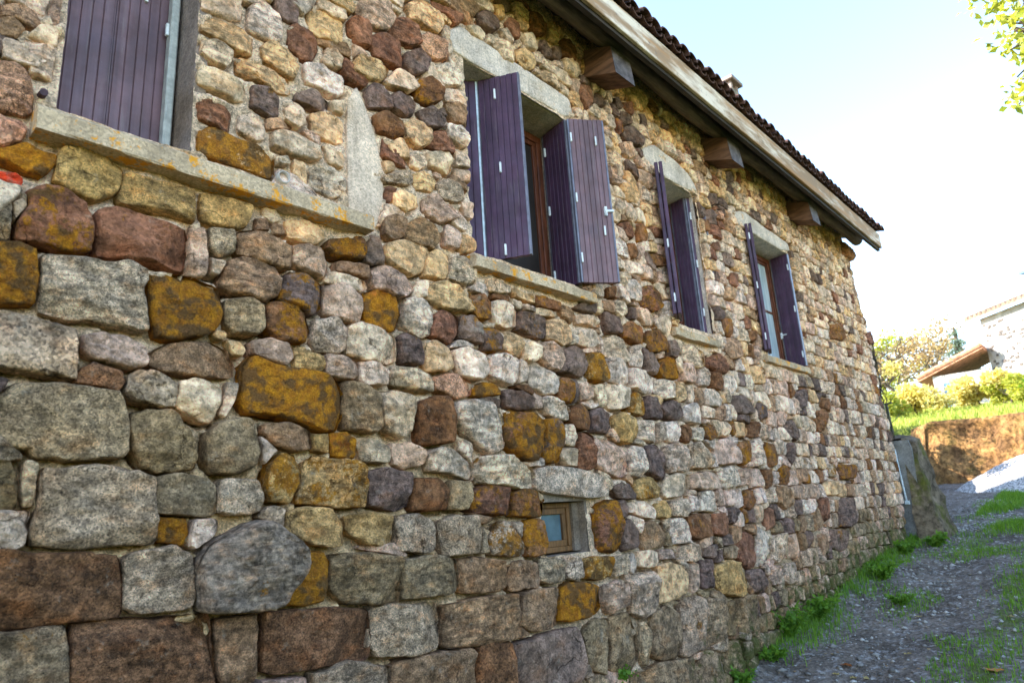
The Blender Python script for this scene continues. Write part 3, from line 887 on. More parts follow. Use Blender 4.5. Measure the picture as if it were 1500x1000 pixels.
# --- stone outlines
def chaikin(P, n=2, k=.22):
    for _ in range(n):
        Q = np.roll(P, -1, 0)
        P = np.stack([P * (1 - k) + Q * k, P * k + Q * (1 - k)], 1).reshape(-1, 2)
    return P
def resample(P, N):
    Q = np.vstack([P, P[:1]]); d = np.r_[0, np.cumsum(np.hypot(*np.diff(Q, axis=0).T))]
    t = np.linspace(0, d[-1], N, endpoint=False)
    return np.stack([np.interp(t, d, Q[:, 0]), np.interp(t, d, Q[:, 1])], 1)
def area(P):
    Q = np.roll(P, -1, 0); return .5 * np.sum(P[:, 0] * Q[:, 1] - Q[:, 0] * P[:, 1])
def centroid(P):
    Q = np.roll(P, -1, 0); c = P[:, 0] * Q[:, 1] - Q[:, 0] * P[:, 1]; A = c.sum() / 2
    return ((P + Q) * c[:, None]).sum(0) / (6 * A)
def stone_geo(P, h, rnd, seed, N, rings, rough=1., facets=3, tilt=.08, grow=1.02):
    """a split or dressed stone: outline P on the wall, face standing about h proud"""
    r = random.Random(seed)
    if area(P) < 0: P = P[::-1]
    A = area(P); R = math.sqrt(A / math.pi)
    P = resample(chaikin(P, 1, .04 + .05 * rnd), N)
    c = centroid(P)
    d = (P - c) * grow
    w = fbm(P[:, 0] / R * 1.6, P[:, 1] / R * 1.6, seed * 3.7, 2)
    w2 = fbm(P[:, 0] * 42, P[:, 1] * 42, seed * 1.7, 3)
    ln = np.hypot(*d.T)[:, None] + 1e-6
    d = d * (1 + (.05 * w)[:, None] + (.0045 * w2)[:, None] / ln * min(1., R / .06))
    S = np.r_[1., 1., 1 - np.linspace(.012, 1, rings) ** 1.5 * .93]
    ang = np.arctan2(d[:, 1], d[:, 0]); rad = np.hypot(*d.T)
    nz = fbm(np.cos(ang) * 2.2, np.sin(ang) * 2.2, seed * 5.1, 3)
    bw = R * (.03 + .24 * rnd ** 2) * np.exp(.9 * nz) + .003          # how far the edge is knocked off
    arr = np.clip(.66 - .40 * rnd + .25 * nz, .1, .85)                  # how square the arris stands
    V = []
    tx, tz = r.gauss(0, tilt), r.gauss(0, tilt) - tilt * .3
    pl = [(r.uniform(0, 6.28), r.uniform(.15, .8), r.uniform(.35, .95)) for _ in range(facets)]
    for i, s in enumerate(S):
        q = d * s
        if i == 0: y = np.full(N, .07)
        elif i == 1: y = np.full(N, .004) - h * arr * .8
        else:
            x, z = q[:, 0], q[:, 1]
            t_ = np.clip((1 - s) * rad / bw, 0, 1)
            p = arr + (1 - arr) * (1 - (1 - t_) ** 2) ** .5
            hh = h * p + (tx * x + tz * z)
            for a, m, o in pl:
                hh = np.minimum(hh, h * p - m * (x * math.cos(a) + z * math.sin(a) - o * R))
            rg = 1 - 2 * np.abs(fbm(x / R * 1.1 + seed, z / R * 1.7, seed * 2.3, 3))
            k_ = np.minimum(1, .35 + t_)
            hh = hh + k_ * rough * (R * .045 * rg + R * .06 * fbm(x / R * 2.6, z / R * 2.6, seed * 1.3, 3) - .008 * np.abs(fbm((x + c[0]) * 24, (z + c[1]) * 34, seed * .7, 3)) + .003)
            y = -np.maximum(hh, -.012)
        V.append(np.stack([q[:, 0], y, q[:, 1]], 1))
    V.append(np.array([[0, V[-1][:, 1].mean(), 0]]))
    V = np.vstack(V); n = len(S); k = np.arange(N); k2 = (k + 1) % N
    F = []
    for i in range(n - 1):
        a, b, e2, f = i * N + k, i * N + k2, (i + 1) * N + k2, (i + 1) * N + k
        F += [np.stack([a, b, e2], 1), np.stack([a, e2, f], 1)]
    F.append(np.stack([(n - 1) * N + k, (n - 1) * N + k2, np.full(N, n * N)], 1))
    return c, V, np.vstack(F)

stones = []          # (poly, code, lichen)
for ln in STONES.strip().splitlines():
    a = ln.split()
    poly = np.array([U(*map(float, q.split(','))) for q in a[1:]])
    stones.append((poly, a[0][0], int(a[0][1]) / 9., True))

# --- raster of the wall used to find where further stones fit
CELL = .0125
RX0, RZ0 = -1.5, -.2
RW, RH = int((10.55 - RX0) / CELL), int((WTOP - RZ0) / CELL)
CX = RX0 + (np.arange(RW) + .5) * CELL; CZ = RZ0 + (np.arange(RH) + .5) * CELL
XX, ZZ = np.meshgrid(CX, CZ, indexing='ij')
def inside(P, X, Z):
    r = np.zeros(X.shape, bool); Q = np.roll(P, -1, 0)
    for (x0, z0), (x1, z1) in zip(P, Q):
        c = ((z0 > Z) != (z1 > Z)) & (X < (x1 - x0) * (Z - z0) / (z1 - z0 + 1e-12) + x0); r ^= c
    return r
occ = np.zeros((RW, RH), bool)
def mark(P):
    i0, i1 = [int(np.clip((v - RX0) / CELL, 0, RW)) for v in (P[:, 0].min() - .02, P[:, 0].max() + .02)]
    j0, j1 = [int(np.clip((v - RZ0) / CELL, 0, RH)) for v in (P[:, 1].min() - .02, P[:, 1].max() + .02)]
    if i1 > i0 and j1 > j0: occ[i0:i1, j0:j1] |= inside(P, XX[i0:i1, j0:j1], ZZ[i0:i1, j0:j1])
for P, *_ in stones: mark(P)
dil = occ.copy()
dil[1:] |= occ[:-1]; dil[:-1] |= occ[1:]; dil[:, 1:] |= occ[:, :-1]; dil[:, :-1] |= occ[:, 1:]
occ = dil
occ |= in_open(XX, ZZ, .02)
PATCH = np.array([U(*p) for p in ((507, 145), (520, 128), (530, 150), (545, 190), (556, 240), (560, 275), (558, 305), (550, 330), (545, 338), (507, 312), (506, 220))])
LINT2 = np.array([U(*p) for p in ((650, 48), (672, 38), (740, 85), (834, 148), (838, 172), (824, 171), (677, 86), (662, 75))])
LINT3 = np.array([U(*p) for p in ((938, 218), (955, 212), (985, 235), (1006, 255), (1020, 278), (1018, 284), (985, 268), (958, 250), (944, 235))])
LINT4 = np.array([U(*p) for p in ((1072, 312), (1085, 308), (1120, 335), (1152, 357), (1156, 368), (1143, 367), (1091, 336), (1075, 325))])
SLINT = np.array([U(*p) for p in ((780, 687), (800, 682), (840, 685), (875, 695), (888, 710), (885, 728), (860, 730), (800, 723), (780, 717))])
for P in (PATCH, LINT2, LINT3, LINT4, SLINT): mark(P)
SILLS = [((53, 184), (548, 338.5), .10, .085), ((698, 389), (875, 446), .08, .07), ((992, 490), (1055, 505), .06, .07), ((1126, 529), (1189, 549.5), .06, .07)]
for a, b, p, t in SILLS:
    (xa, za), (xb, zb) = U(*a, -p), U(*b, -p)
    occ |= (XX > xa - .03) & (XX < xb + .03) & (ZZ > za - .03) & (ZZ < za + t + .02)
occ |= XX > x_end(ZZ) - .02
occ |= ZZ < lane_h(XX) - .1
# seeds in rough courses
best = np.full((RW, RH), 9.); own = np.full((RW, RH), -1, int)
seeds = []
z = RZ0
rr = random.Random(3)
while z < WTOP:
    rh = rr.uniform(.12, .17) if z < 3. else rr.uniform(.095, .145)
    x = RX0 + rr.uniform(0, .2)
    while x < 10.5:
        wd = rh * rr.choice((.7, .85, 1.0, 1.2, 1.5, 1.8))
        if z > 3.: wd *= 1.1
        seeds.append((x + wd / 2, z + rh / 2 + rr.uniform(-.02, .02), wd / 2, rh / 2)); x += wd
    z += rh
for k, (sx, sz, hw, hh) in enumerate(seeds):
    i0, i1 = [int(np.clip((v - RX0) / CELL, 0, RW)) for v in (sx - hw * 1.35, sx + hw * 1.35)]
    j0, j1 = [int(np.clip((v - RZ0) / CELL, 0, RH)) for v in (sz - hh * 1.35, sz + hh * 1.35)]
    if i1 <= i0 or j1 <= j0: continue
    X, Z = XX[i0:i1, j0:j1], ZZ[i0:i1, j0:j1]
    a, b = np.abs(X - sx) / hw, np.abs(Z - sz) / hh
    d = (a ** 5 + b ** 5) ** .2 + .06 * fbm(X * 9, Z * 9, k, 2)
    m = (d < best[i0:i1, j0:j1]) & ~occ[i0:i1, j0:j1] & (d < 1.25)
    best[i0:i1, j0:j1][m] = d[m]; own[i0:i1, j0:j1][m] = k
def hull(pts):
    pts = sorted(map(tuple, pts)); lo, up = [], []
    cr = lambda o, a, b: (a[0] - o[0]) * (b[1] - o[1]) - (a[1] - o[1]) * (b[0] - o[0])
    for p in pts:
        while len(lo) > 1 and cr(lo[-2], lo[-1], p) <= 0: lo.pop()
        lo.append(p)
    for p in reversed(pts):
        while len(up) > 1 and cr(up[-2], up[-1], p) <= 0: up.pop()
        up.append(p)
    return np.array(lo[:-1] + up[:-1])
order = np.argsort(own.ravel(), kind='stable'); so = own.ravel()[order]
st = np.searchsorted(so, np.arange(len(seeds))); en = np.searchsorted(so, np.arange(len(seeds)), 'right')
fx, fz = XX.ravel(), ZZ.ravel()
for k in range(len(seeds)):
    c = order[st[k]:en[k]]
    if len(c) < 22: continue
    pts = np.stack([fx[c], fz[c]], 1); m = pts.mean(0)
    H = hull(pts); A = area(H)
    if A < .0035 or len(c) * CELL * CELL < .55 * A: 
        # keep the compact heart of a ragged gap as a small chip
        dd = np.hypot(*(pts - np.median(pts, 0)).T); q = pts[dd < np.sqrt(len(c)) * CELL * .42]
        if len(q) < 16: continue
        H = hull(q)
        if len(H) < 4 or area(H) < .0015: continue
    c0 = H.mean(0)
    H = c0 + (H - c0) * rr.uniform(.98, 1.06)
    zr = c0[1] - ZC
    r = rr.random()
    def pick(tab):
        acc = 0
        for code, p in tab:
            acc += p
            if r < acc: return code
        return tab[-1][0]
    if zr > 1.35: cd = pick((('P', .40), ('Y', .10), ('W', .21), ('K', .12), ('T', .05), ('R', .05), ('D', .07)))
    elif zr > -.15 - max(0, 4 - c0[0]) * -.05: cd = pick((('W', .27), ('P', .21), ('K', .15), ('T', .07), ('B', .1), ('D', .09), ('G', .06), ('Y', .05)))
    else: cd = pick((('G', .25), ('h', .2), ('g', .15), ('K', .15), ('t', .12), ('D', .06), ('H', .07)))
    if zr > 3.15 and c0[0] > 2.5 and rr.random() < .5: cd = rr.choice('YYMT')
    lc = {'B': rr.uniform(.2, .65), 'D': rr.uniform(0, .35), 'T': rr.uniform(0, .3), 'M': .3}.get(cd, rr.uniform(0, .16))
    stones.append((H, cd, lc, False))

def px_area(P):
    return abs(area(np.array([to_px(x, 0, z) for x, z in P]))) if P[:, 0].min() > -.3 else 0.
stones = [(px_area(s[0]), *s) for s in stones]
stones.sort(key=lambda s: -s[0])
WARM = np.array([1.29, 1.0, .85]) * .95
def moss_at(X, Z):
    return np.clip(1 - (Z - lane_h(X)) / .75, 0, 1) * sstep(3.2, 5.2, X) * .75
wall_o = None
blob = dict(V=[], F=[], col=[], lich=[], spk=[], moss=[], rv=[]); nb = 0
made = []
for i, (pa, P, cd, li, traced) in enumerate(stones):
    c8, spk, rnd = KIND[cd]
    r = random.Random(i * 13 + 5)
    A = abs(area(P)); R = math.sqrt(A / math.pi)
    h = np.clip(.022 + R * r.uniform(.10, .28), .02, .06)
    if P[:, 0].mean() < 1.6 and P[:, 1].mean() > 3.1: h = r.uniform(.018, .034)
    rough, fac, tilt = 1., 3, .09
    if cd in 'gtbhd': rough, fac, tilt = .7, 3, .04
    if cd == 'S': h, rough, fac, tilt = .15, 1.6, 5, .05
    if cd == 'Z': h = .03
    if not traced: h = min(h, .042)
    big = i < 300
    N, rg = (56, 15) if pa > 6000 else (44, 11) if pa > 1500 else (32, 8) if pa > 500 else (20, 5)
    c, V, F = stone_geo(P, h, np.clip(rnd * (.5 if P[:, 1].mean() > 3.05 and P[:, 0].mean() < 2.4 else .78) + r.uniform(-.12, .12), .08, .95), i + 1, N, rg, rough, fac, tilt)
    c8 = np.array(c8) * (1 if cd in 'OZSM' else .82) + np.array((174, 158, 136)) * (0 if cd in 'OZSM' else .18)
    wx_, wz_ = V[:, 0] + c[0], V[:, 2] + c[1]
    for a_, b_, e_, f_ in OPEN.values():
        if not (a_ < c[0] < b_ and e_ < c[1] < f_):
            ins = (wx_ > a_ - .006) & (wx_ < b_ + .006) & (wz_ > e_ - .004) & (wz_ < f_ + .004)
            if ins.any():
                if e_ < c[1] < f_: wx_[ins] = a_ - .006 if c[0] < (a_ + b_) / 2 else b_ + .006
                else: wz_[ins] = e_ - .004 if c[1] < (e_ + f_) / 2 else f_ + .004
    V[:, 0], V[:, 2] = wx_ - c[0], wz_ - c[1]
    cc = lin(c8) * WARM * r.uniform(.84, 1.14) * np.array([r.uniform(.97, 1.03), 1, r.uniform(.95, 1.06)])
    if big:
        me = np_mesh('stone', V, F, M_STONE)
        set_attr(me, 'col', np.r_[cc, 1], 'FLOAT_COLOR'); set_attr(me, 'lich', li); set_attr(me, 'spk', spk); set_attr(me, 'rv', r.random()); me.set_sharp_from_angle(angle=.62)
        set_attr(me, 'moss', moss_at(V[:, 0] + c[0], V[:, 2] + c[1]))
        made.append((me, (c[0], 0, c[1]), cd))
    else:
        V = V + np.array([c[0], 0, c[1]])
        blob['V'].append(V); blob['F'].append(F + nb); nb += len(V)
        blob['col'].append(np.tile(np.r_[cc, 1], (len(V), 1))); blob['lich'].append(np.full(len(V), li)); blob['spk'].append(np.full(len(V), spk)); blob['rv'].append(np.full(len(V), r.random()))
        blob['moss'].append(moss_at(V[:, 0], V[:, 2]))

# --- the mortar bed, an uneven sheet with the openings left out
def lines(a, b, step, cuts):
    cuts = sorted({a, b, *[c for c in cuts if a < c < b]})
    o = [a]
    for p, q in zip(cuts, cuts[1:]): o += list(np.linspace(p, q, max(2, int(round((q - p) / step)) + 1)))[1:]
    return np.array(o)
wx = lines(-1.5, 10.6, .018, [v for o in OPEN.values() for v in o[:2]])
wz = lines(-.35, WTOP + .1, .018, [v for o in OPEN.values() for v in o[2:]])
X, Z = np.meshgrid(wx, wz, indexing='ij')
zr = Z - ZC
low = sstep(1.5, .9, zr) * sstep(7., 2., X)
rec = -.004 + .024 * low
Y = rec + .010 * fbm(X * 9, Z * 9, 2., 3) + .006 * fbm(X * 34, Z * 34, 5., 3) + .004 * sstep(.1, .5, fbm(X * 14, Z * 14, 8., 2)) * -1
# the bed sits on top of each stone and is washed out below it
so_ = np.zeros((RW, RH), bool)
for _, P_, *_r in stones:
    i0, i1 = [int(np.clip((v - RX0) / CELL, 0, RW)) for v in (P_[:, 0].min() - .02, P_[:, 0].max() + .02)]
    j0, j1 = [int(np.clip((v - RZ0) / CELL, 0, RH)) for v in (P_[:, 1].min() - .02, P_[:, 1].max() + .02)]
    if i1 > i0 and j1 > j0: so_[i0:i1, j0:j1] |= inside(P_, XX[i0:i1, j0:j1], ZZ[i0:i1, j0:j1])
under = np.zeros((RW, RH)); over = np.zeros((RW, RH)); side = np.zeros((RW, RH))
for k_ in (1, 2):
    under[:, :-k_] += so_[:, k_:]; over[:, k_:] += so_[:, :-k_]; side[k_:] += so_[:-k_]; side[:-k_] += so_[k_:]
ci = np.clip(((X - RX0) / CELL).astype(int), 0, RW - 1); cj = np.clip(((Z - RZ0) / CELL).astype(int), 0, RH - 1)
un, ov, sd = under[ci, cj] / 2, over[ci, cj] / 2, side[ci, cj] / 4
gapn = sstep(-.25, .35, fbm(X * 5, Z * 5, 31., 3))
Y = Y + (.058 * un * (.35 + .65 * gapn) + .03 * sd * gapn) * (.55 + .45 * low) - (.026 + .012 * low) * ov * (1 - un) * (.3 + .7 * sstep(-.3, .3, fbm(X * 11, Z * 11, 51., 3)))
XE = x_end(Z) - .004
Xc = np.minimum(X, XE)
Y = Y + .05 * sstep(.10, 0., XE - X)
V = np.stack([Xc.ravel(), Y.ravel(), Z.ravel()], 1)
nzv = len(wz)
ii = (np.arange(len(wx) - 1)[:, None] * nzv + np.arange(nzv - 1)[None, :])
mx, mz = (wx[:-1] + wx[1:]) / 2, (wz[:-1] + wz[1:]) / 2
MX, MZ = np.meshgrid(mx, mz, indexing='ij')
keep = ~in_open(MX, MZ) & (MX < x_end(MZ) + .03)
ii = ii[keep]
F = np.stack([ii, ii + nzv, ii + nzv + 1, ii + 1], 1)
me = np_mesh('wall', V - HL, F, M_MORTAR)
ca, cb, cc_, cd_ = (lin(q) * WARM for q in ((208, 198, 180), (206, 188, 150), (168, 156, 128), (202, 182, 146)))
Xf, Zf = X.ravel(), Z.ravel(); zf = Zf - ZC
w1 = (sstep(1.2, -.1, zf) * sstep(4.2, 1.2, Xf))[:, None]; w2 = (sstep(.1, -.7, zf) * sstep(3., 4.5, Xf))[:, None]; w3 = (sstep(3.0, 3.4, zf) * .8)[:, None]
cm = ca * (1 - w1) + cb * w1; cm = cm * (1 - w2) + cc_ * w2; cm = cm * (1 - w3) + cd_ * w3
set_attr(me, 'col', np.hstack([cm, np.ones((len(cm), 1))]), 'FLOAT_COLOR')
set_attr(me, 'moss', moss_at(Xf, Zf)); set_attr(me, 'lich', .42 * w1[:, 0])
wall_o = link('wall', me, house)
LBL = {'S': 'slate grey boulder bulging out of the wall', 'Z': 'broken bright red brick set in the mortar'}
for me, loc, cd in made:
    o = link('stone', me, wall_o, tuple(np.array(loc) - HL))
    if cd in LBL: o['label'] = LBL[cd]
V = np.vstack(blob['V']) - HL
me = np_mesh('small_stones', V, np.vstack(blob['F']), M_STONE)
for k in ('lich', 'spk', 'moss', 'rv'): set_attr(me, k, np.concatenate(blob[k]))
set_attr(me, 'col', np.vstack(blob['col']), 'FLOAT_COLOR')
me.set_sharp_from_angle(angle=.62)
tag(link('small_stones', me, wall_o), kind='stuff')

# --- gable, rear and hidden parts of the shell
hp('gable_wall', MB().box(9.3, 9.88, .46, 8., -.3, 5.05).add([(9.3, .46, 5.05), (9.88, .46, 5.05), (9.3, 8, 5.05), (9.88, 8, 5.05), (9.3, 4.2, 6.35), (9.88, 4.2, 6.35)], [(0, 4, 2), (1, 3, 5), (0, 1, 5, 4), (2, 4, 5, 3)]), M_MORTAR)
hp('rear_wall', MB().box(-6., 9.29, 7.5, 8., -.3, 5.1), M_MORTAR)
hp('front_wall_extension', MB().box(-6., -1.5, .01, .5, -.5, 5.1), M_MORTAR)
hp('gable_wall', MB().box(-6., -5.5, .51, 7.49, -.5, 5.1), M_MORTAR)
# right hand return of the front wall
v, f = [], []
zs = np.linspace(-.3, WTOP, 60)
for k, zz in enumerate(zs):
    e = float(x_end(zz)) - .006
    for q, yy in enumerate((.05, .16, .30, .5)):
        v.append((e - (0 if q < 3 else .0) + .012 * float(fbm(yy * 9, zz * 7, 3., 3)), yy, zz))
for k in range(len(zs) - 1):
    for q in range(3): f.append((k * 4 + q, k * 4 + q + 1, k * 4 + 5 + q, k * 4 + 4 + q))
m_ = MB(); m_.add(v, f); rw = hp('wall_return', m_, M_MORTAR, True)
for o in house.children:
    if o.data and o.data.materials and o.data.materials[0] == M_MORTAR and 'col' not in o.data.attributes:
        set_attr(o.data, 'col', np.r_[lin((190, 174, 146)) * WARM, 1], 'FLOAT_COLOR'); set_attr(o.data, 'moss', 0.); set_attr(o.data, 'lich', .1)

# --- reveals, lintels, patches, sills
def slab(name, P, y0, y1, mat, seed=0, wob=.006, rnd=0):
    """a flat dressed piece with the outline P, standing y1..y0, edges eased"""
    if area(P) < 0: P = P[::-1]
    P = resample(chaikin(P, rnd, .12), 64); c = centroid(P)
    P = c + (P - c) * (1 + .012 * fbm(P[:, 0] * 14, P[:, 1] * 14, seed, 3))[:, None]
    rings = [(1., y1), (1., y0 + .012), (.985, y0 + .003), (.96, y0), (.7, y0), (.35, y0)]
    V = [np.stack([c[0] + (P[:, 0] - c[0]) * s, np.full(64, y), c[1] + (P[:, 1] - c[1]) * s], 1) for s, y in rings]
    for q in V[2:]: q[:, 1] += wob * fbm(q[:, 0] * 7, q[:, 2] * 7, seed + 4, 3)
    V.append(np.array([[c[0], V[-1][:, 1].mean(), c[1]]])); V = np.vstack(V)
    k = np.arange(64); k2 = (k + 1) % 64; F = []
    for i in range(5): F += [np.stack([i * 64 + k, i * 64 + k2, (i + 1) * 64 + k2], 1), np.stack([i * 64 + k, (i + 1) * 64 + k2, (i + 1) * 64 + k], 1)]
    F.append(np.stack([5 * 64 + k, 5 * 64 + k2, np.full(64, 6 * 64)], 1))
    return link(name, np_mesh(name, V - HL, np.vstack(F), mat), house)
slab('render_patch', PATCH, -.016, .05, M_PATCH, 2, .006)
slab('lintel_face', LINT2, -.014, .04, M_LINT, 3)
slab('lintel_face', LINT3, -.014, .04, M_LINT, 4)
slab('lintel_face', LINT4, -.014, .04, M_LINT, 5)
o = slab('stone_lintel', SLINT, -.035, .06, M_STONE, 6, .012, 2)
set_attr(o.data, 'col', np.r_[lin((178, 170, 158)) * WARM, 1], 'FLOAT_COLOR'); set_attr(o.data, 'lich', .05); set_attr(o.data, 'spk', .7); set_attr(o.data, 'moss', 0.); set_attr(o.data, 'rv', .3)
o['label'] = 'long grey stone lintel over the little window'
for k, (x0, x1, z0, z1) in OPEN.items():
    mj = M_JAMB if k == 'w1' else M_REVEAL if k == 'small' else M_LINT
    dep = .34
    yf = .012
    hp('jamb', MB().box(x1, x1 + (.05 if k == 'w1' else .02), 0 if k == 'w1' else .02, dep, z0 - .03, z1 + .03), mj)
    hp('jamb', MB().box(x0 - .02, x0, .02, dep, z0 - .03, z1 + .03), mj)
    hp('lintel_soffit', MB().box(x0, x1, yf, dep, z1, z1 + .05), mj)
    hp('inner_sill', MB().box(x0, x1, yf + .01, dep, z0 - .05, z0 + .001), mj)
sill_o = []
for n, (a, b, p, t) in enumerate(SILLS):
    (xa, za), (xb, zb) = U(*a, -p), U(*b, -p)
    # a cast sill: eased, slightly chipped bar with a weathered top
    nx_ = max(8, int((xb - xa) / .03)); pr = [(.05, 0), (-p + .006, 0), (-p, .006), (-p, t - .012), (-p + .01, t), (.05, t + .012)]
    v, f = [], []
    for i in range(nx_ + 1):
        x = xa + (xb - xa) * i / nx_
        for q, (yy, zz) in enumerate(pr):
            ch = .004 * float(fbm(x * 22, q * 1.3, n, 3)) + .003 * float(fbm(x * 5, q, n + 9., 2))
            v.append((x + (.004 * float(fbm(q * 2., n, 1., 2)) if i in (0, nx_) else 0), yy + (ch if yy < 0 else 0), za + zz + (ch if 0 < q < 5 else 0)))
    m = len(pr)
    for i in range(nx_):
        for q in range(m): f.append((i * m + q, i * m + (q + 1) % m, (i + 1) * m + (q + 1) % m, (i + 1) * m + q))
    f.append(tuple(range(m))[::-1]); f.append(tuple(nx_ * m + q for q in range(m)))
    o = hp('sill', MB().add(v, [q[::-1] for q in f]), M_SILL)
    sill_o.append(o)
sill_o[0]['label'] = 'long concrete ledge with orange lichen under the closed shutter'

# --- shutters
def leaf(p0, p1, z0, z1, nb_, mat, hinges=(), th=.03, edge=True, latch=None, side=-1):
    """one shutter leaf standing on the plan line p0 -> p1"""
    d = np.array(p1, float) - np.array(p0, float); w = float(np.hypot(*d)); ang = math.atan2(d[1], d[0]); H = z1 - z0
    core = MB().box(0, w, -th * .3, th * .3, 0, H)
    o = link('shutter', mesh('shutter', core.v, core.f, mat), house, (p0[0] - HL[0], p0[1] - HL[1], z0 - HL[2]), rot=(0, 0, ang))
    bw = (w - .012) / nb_
    bm = MB().box(.0012, bw - .0012, -th / 2, th / 2, -.004, H + .004, .0022)
    bme = mesh('board', bm.v, bm.f, mat)
    for k in range(nb_):
        link('board', bme, o, (.006 + k * bw, 0, random.uniform(-.0015, .0015)))
    if edge:
        e = MB().box(-.006, .0055, -th * .52, th * .52, 0, H); link('edge_strip', mesh('edge_strip', e.v, e.f, M_EDGE), o)
        link('edge_strip', o.children[-1].data, o, (w, 0, 0))
    for fx_, fz_ in hinges:
        hm = MB().box(-.006, .006, -.007, .007, -.035, .035, .002)
        link('hinge', mesh('hinge', hm.v, hm.f, M_HINGE), o, (fx_ * w, side * (th / 2 + .006), fz_ * H))
    if latch:
        lm = MB().box(-.035, .03, -.006, .006, -.008, .008, .002).box(-.04, -.02, -.01, .01, -.035, .03, .002).box(-.035, -.025, -.022, -.01, -.045, -.005, .002)
        link('latch', mesh('latch', lm.v, lm.f, M_HINGE), o, (latch[0] * w, side * (th / 2 + .008), latch[1] * H))
    return o
# closed pair behind the tall opening on the ledge
yc = .235
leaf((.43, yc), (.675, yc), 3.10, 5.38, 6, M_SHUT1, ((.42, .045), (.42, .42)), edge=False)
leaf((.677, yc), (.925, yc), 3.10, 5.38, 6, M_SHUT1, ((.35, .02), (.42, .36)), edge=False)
pp = MB().box(.872, .905, yc - .07, yc - .018, 3.112, 5.39, .006)
o = hp('shutter_post', pp, plain('pale_grey_post', (.44, .44, .42), .5, .4)); o['label'] = 'pale grey upright post beside the closed shutters'
for zz in (3.16, 3.78): link('hinge', mesh('hinge', *(lambda m: (m.v, m.f))(MB().box(-.006, .006, -.008, .008, -.03, .03, .002)), M_HINGE), o, (.866 - HL[0], yc - .04, zz - HL[2]))
# open bifold pairs
z0, z1 = 3.115, 4.335
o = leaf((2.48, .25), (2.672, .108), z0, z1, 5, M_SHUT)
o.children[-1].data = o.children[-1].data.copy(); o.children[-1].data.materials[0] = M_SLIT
leaf((2.682, .098), (2.805, -.142), z0, z1, 7, M_SHUT, ((.45, .04), (.45, .48), (.42, .9)))
leaf((3.488, .235), (3.44, -.012), z0, z1, 6, M_SHUT, ((.1, .1), (.1, .5), (.1, .88)), side=-1)
leaf((3.447, -.022), (3.65, -.175), z0, z1, 7, M_SHUT1, ((.04, .14), (.04, .5), (.04, .88), (.74, .3), (.74, .86)), latch=(.93, .42))  # outer leaf turned to the light, brightened by its paint
z0, z1 = 3.075, 4.365
leaf((4.742, .02), (4.51, -.10), z0, z1, 4, M_SHUT, (), edge=False)
leaf((4.758, -.012), (4.526, -.132), z0, z1, 4, M_SHUT, ((.97, .1), (.97, .45)), side=-1, edge=False)
leaf((5.322, .232), (5.302, .085), z0, z1, 4, M_SHUT)
leaf((5.308, .078), (5.475, -.005), z0, z1, 5, M_SHUT, ((.1, .15), (.1, .5), (.1, .86)), latch=(.7, .5))
z0, z1 = 3.035, 4.335
leaf((6.482, .02), (6.25, -.075), z0, z1, 4, M_SHUT, (), edge=False)
leaf((6.498, -.012), (6.266, -.107), z0, z1, 4, M_SHUT, ((.97, .1), (.97, .5), (.97, .9)), side=-1, edge=False)
leaf((7.505, .195), (7.478, -.01), z0, z1, 5, M_SHUT, ((.95, .1), (.95, .5), (.95, .88)), latch=(.12, .3))

# --- windows inside the openings
def window(x0, x1, z0, z1, y, mat, cols=2, bars=(.5,), fw=.055, name='window', glass=None):
    fr = MB()
    for a, b, c, d in ((x0, x1, z0, z0 + fw), (x0, x1, z1 - fw, z1), (x0, x0 + fw, z0 + fw, z1 - fw), (x1 - fw, x1, z0 + fw, z1 - fw)): fr.box(a, b, y, y + .06, c, d, .004)
    o = hp(name, fr, mat)
    iw = (x1 - x0 - 2 * fw) / cols
    for k in range(cols):
        a = x0 + fw + k * iw; b = a + iw; s = MB(); q = .035
        for e, g, c, d in ((a, b, z0 + fw, z0 + fw + q), (a, b, z1 - fw - q, z1 - fw), (a, a + q, z0 + fw + q, z1 - fw - q), (b - q, b, z0 + fw + q, z1 - fw - q)): s.box(e + .001, g - .001, y + .012, y + .05, c, d, .003)
        for t in bars: zz = z0 + fw + (z1 - z0 - 2 * fw) * t; s.box(a + q, b - q, y + .016, y + .046, zz - .012, zz + .012, .002)
        link('sash', mesh('sash', np.array(s.v) - HL, s.f, mat), o)
        g = MB().box(a + q - .004, b - q + .004, y + .028, y + .032, z0 + fw + q, z1 - fw - q)
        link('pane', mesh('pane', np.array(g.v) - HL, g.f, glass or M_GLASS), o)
    return o
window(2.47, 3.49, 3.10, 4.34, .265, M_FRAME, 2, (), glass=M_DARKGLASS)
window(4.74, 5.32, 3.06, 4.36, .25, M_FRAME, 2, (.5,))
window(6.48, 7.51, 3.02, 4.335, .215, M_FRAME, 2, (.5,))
o = window(2.905, 3.255, 1.43, 1.708, .085, M_HONEY, 1, (), .03, 'little_window')
o['label'] = 'little honey wood window low in the stone wall'
for ch_ in o.children:
    if ch_.name.startswith('pane'): ch_.data.materials[0] = plain('dusty_blue_glass', (.10, .15, .18), .2, .5, nscale=8)
hp('reveal_filling', MB().box(3.256, 3.314, .07, .3, 1.43, 1.705), M_REVEAL)
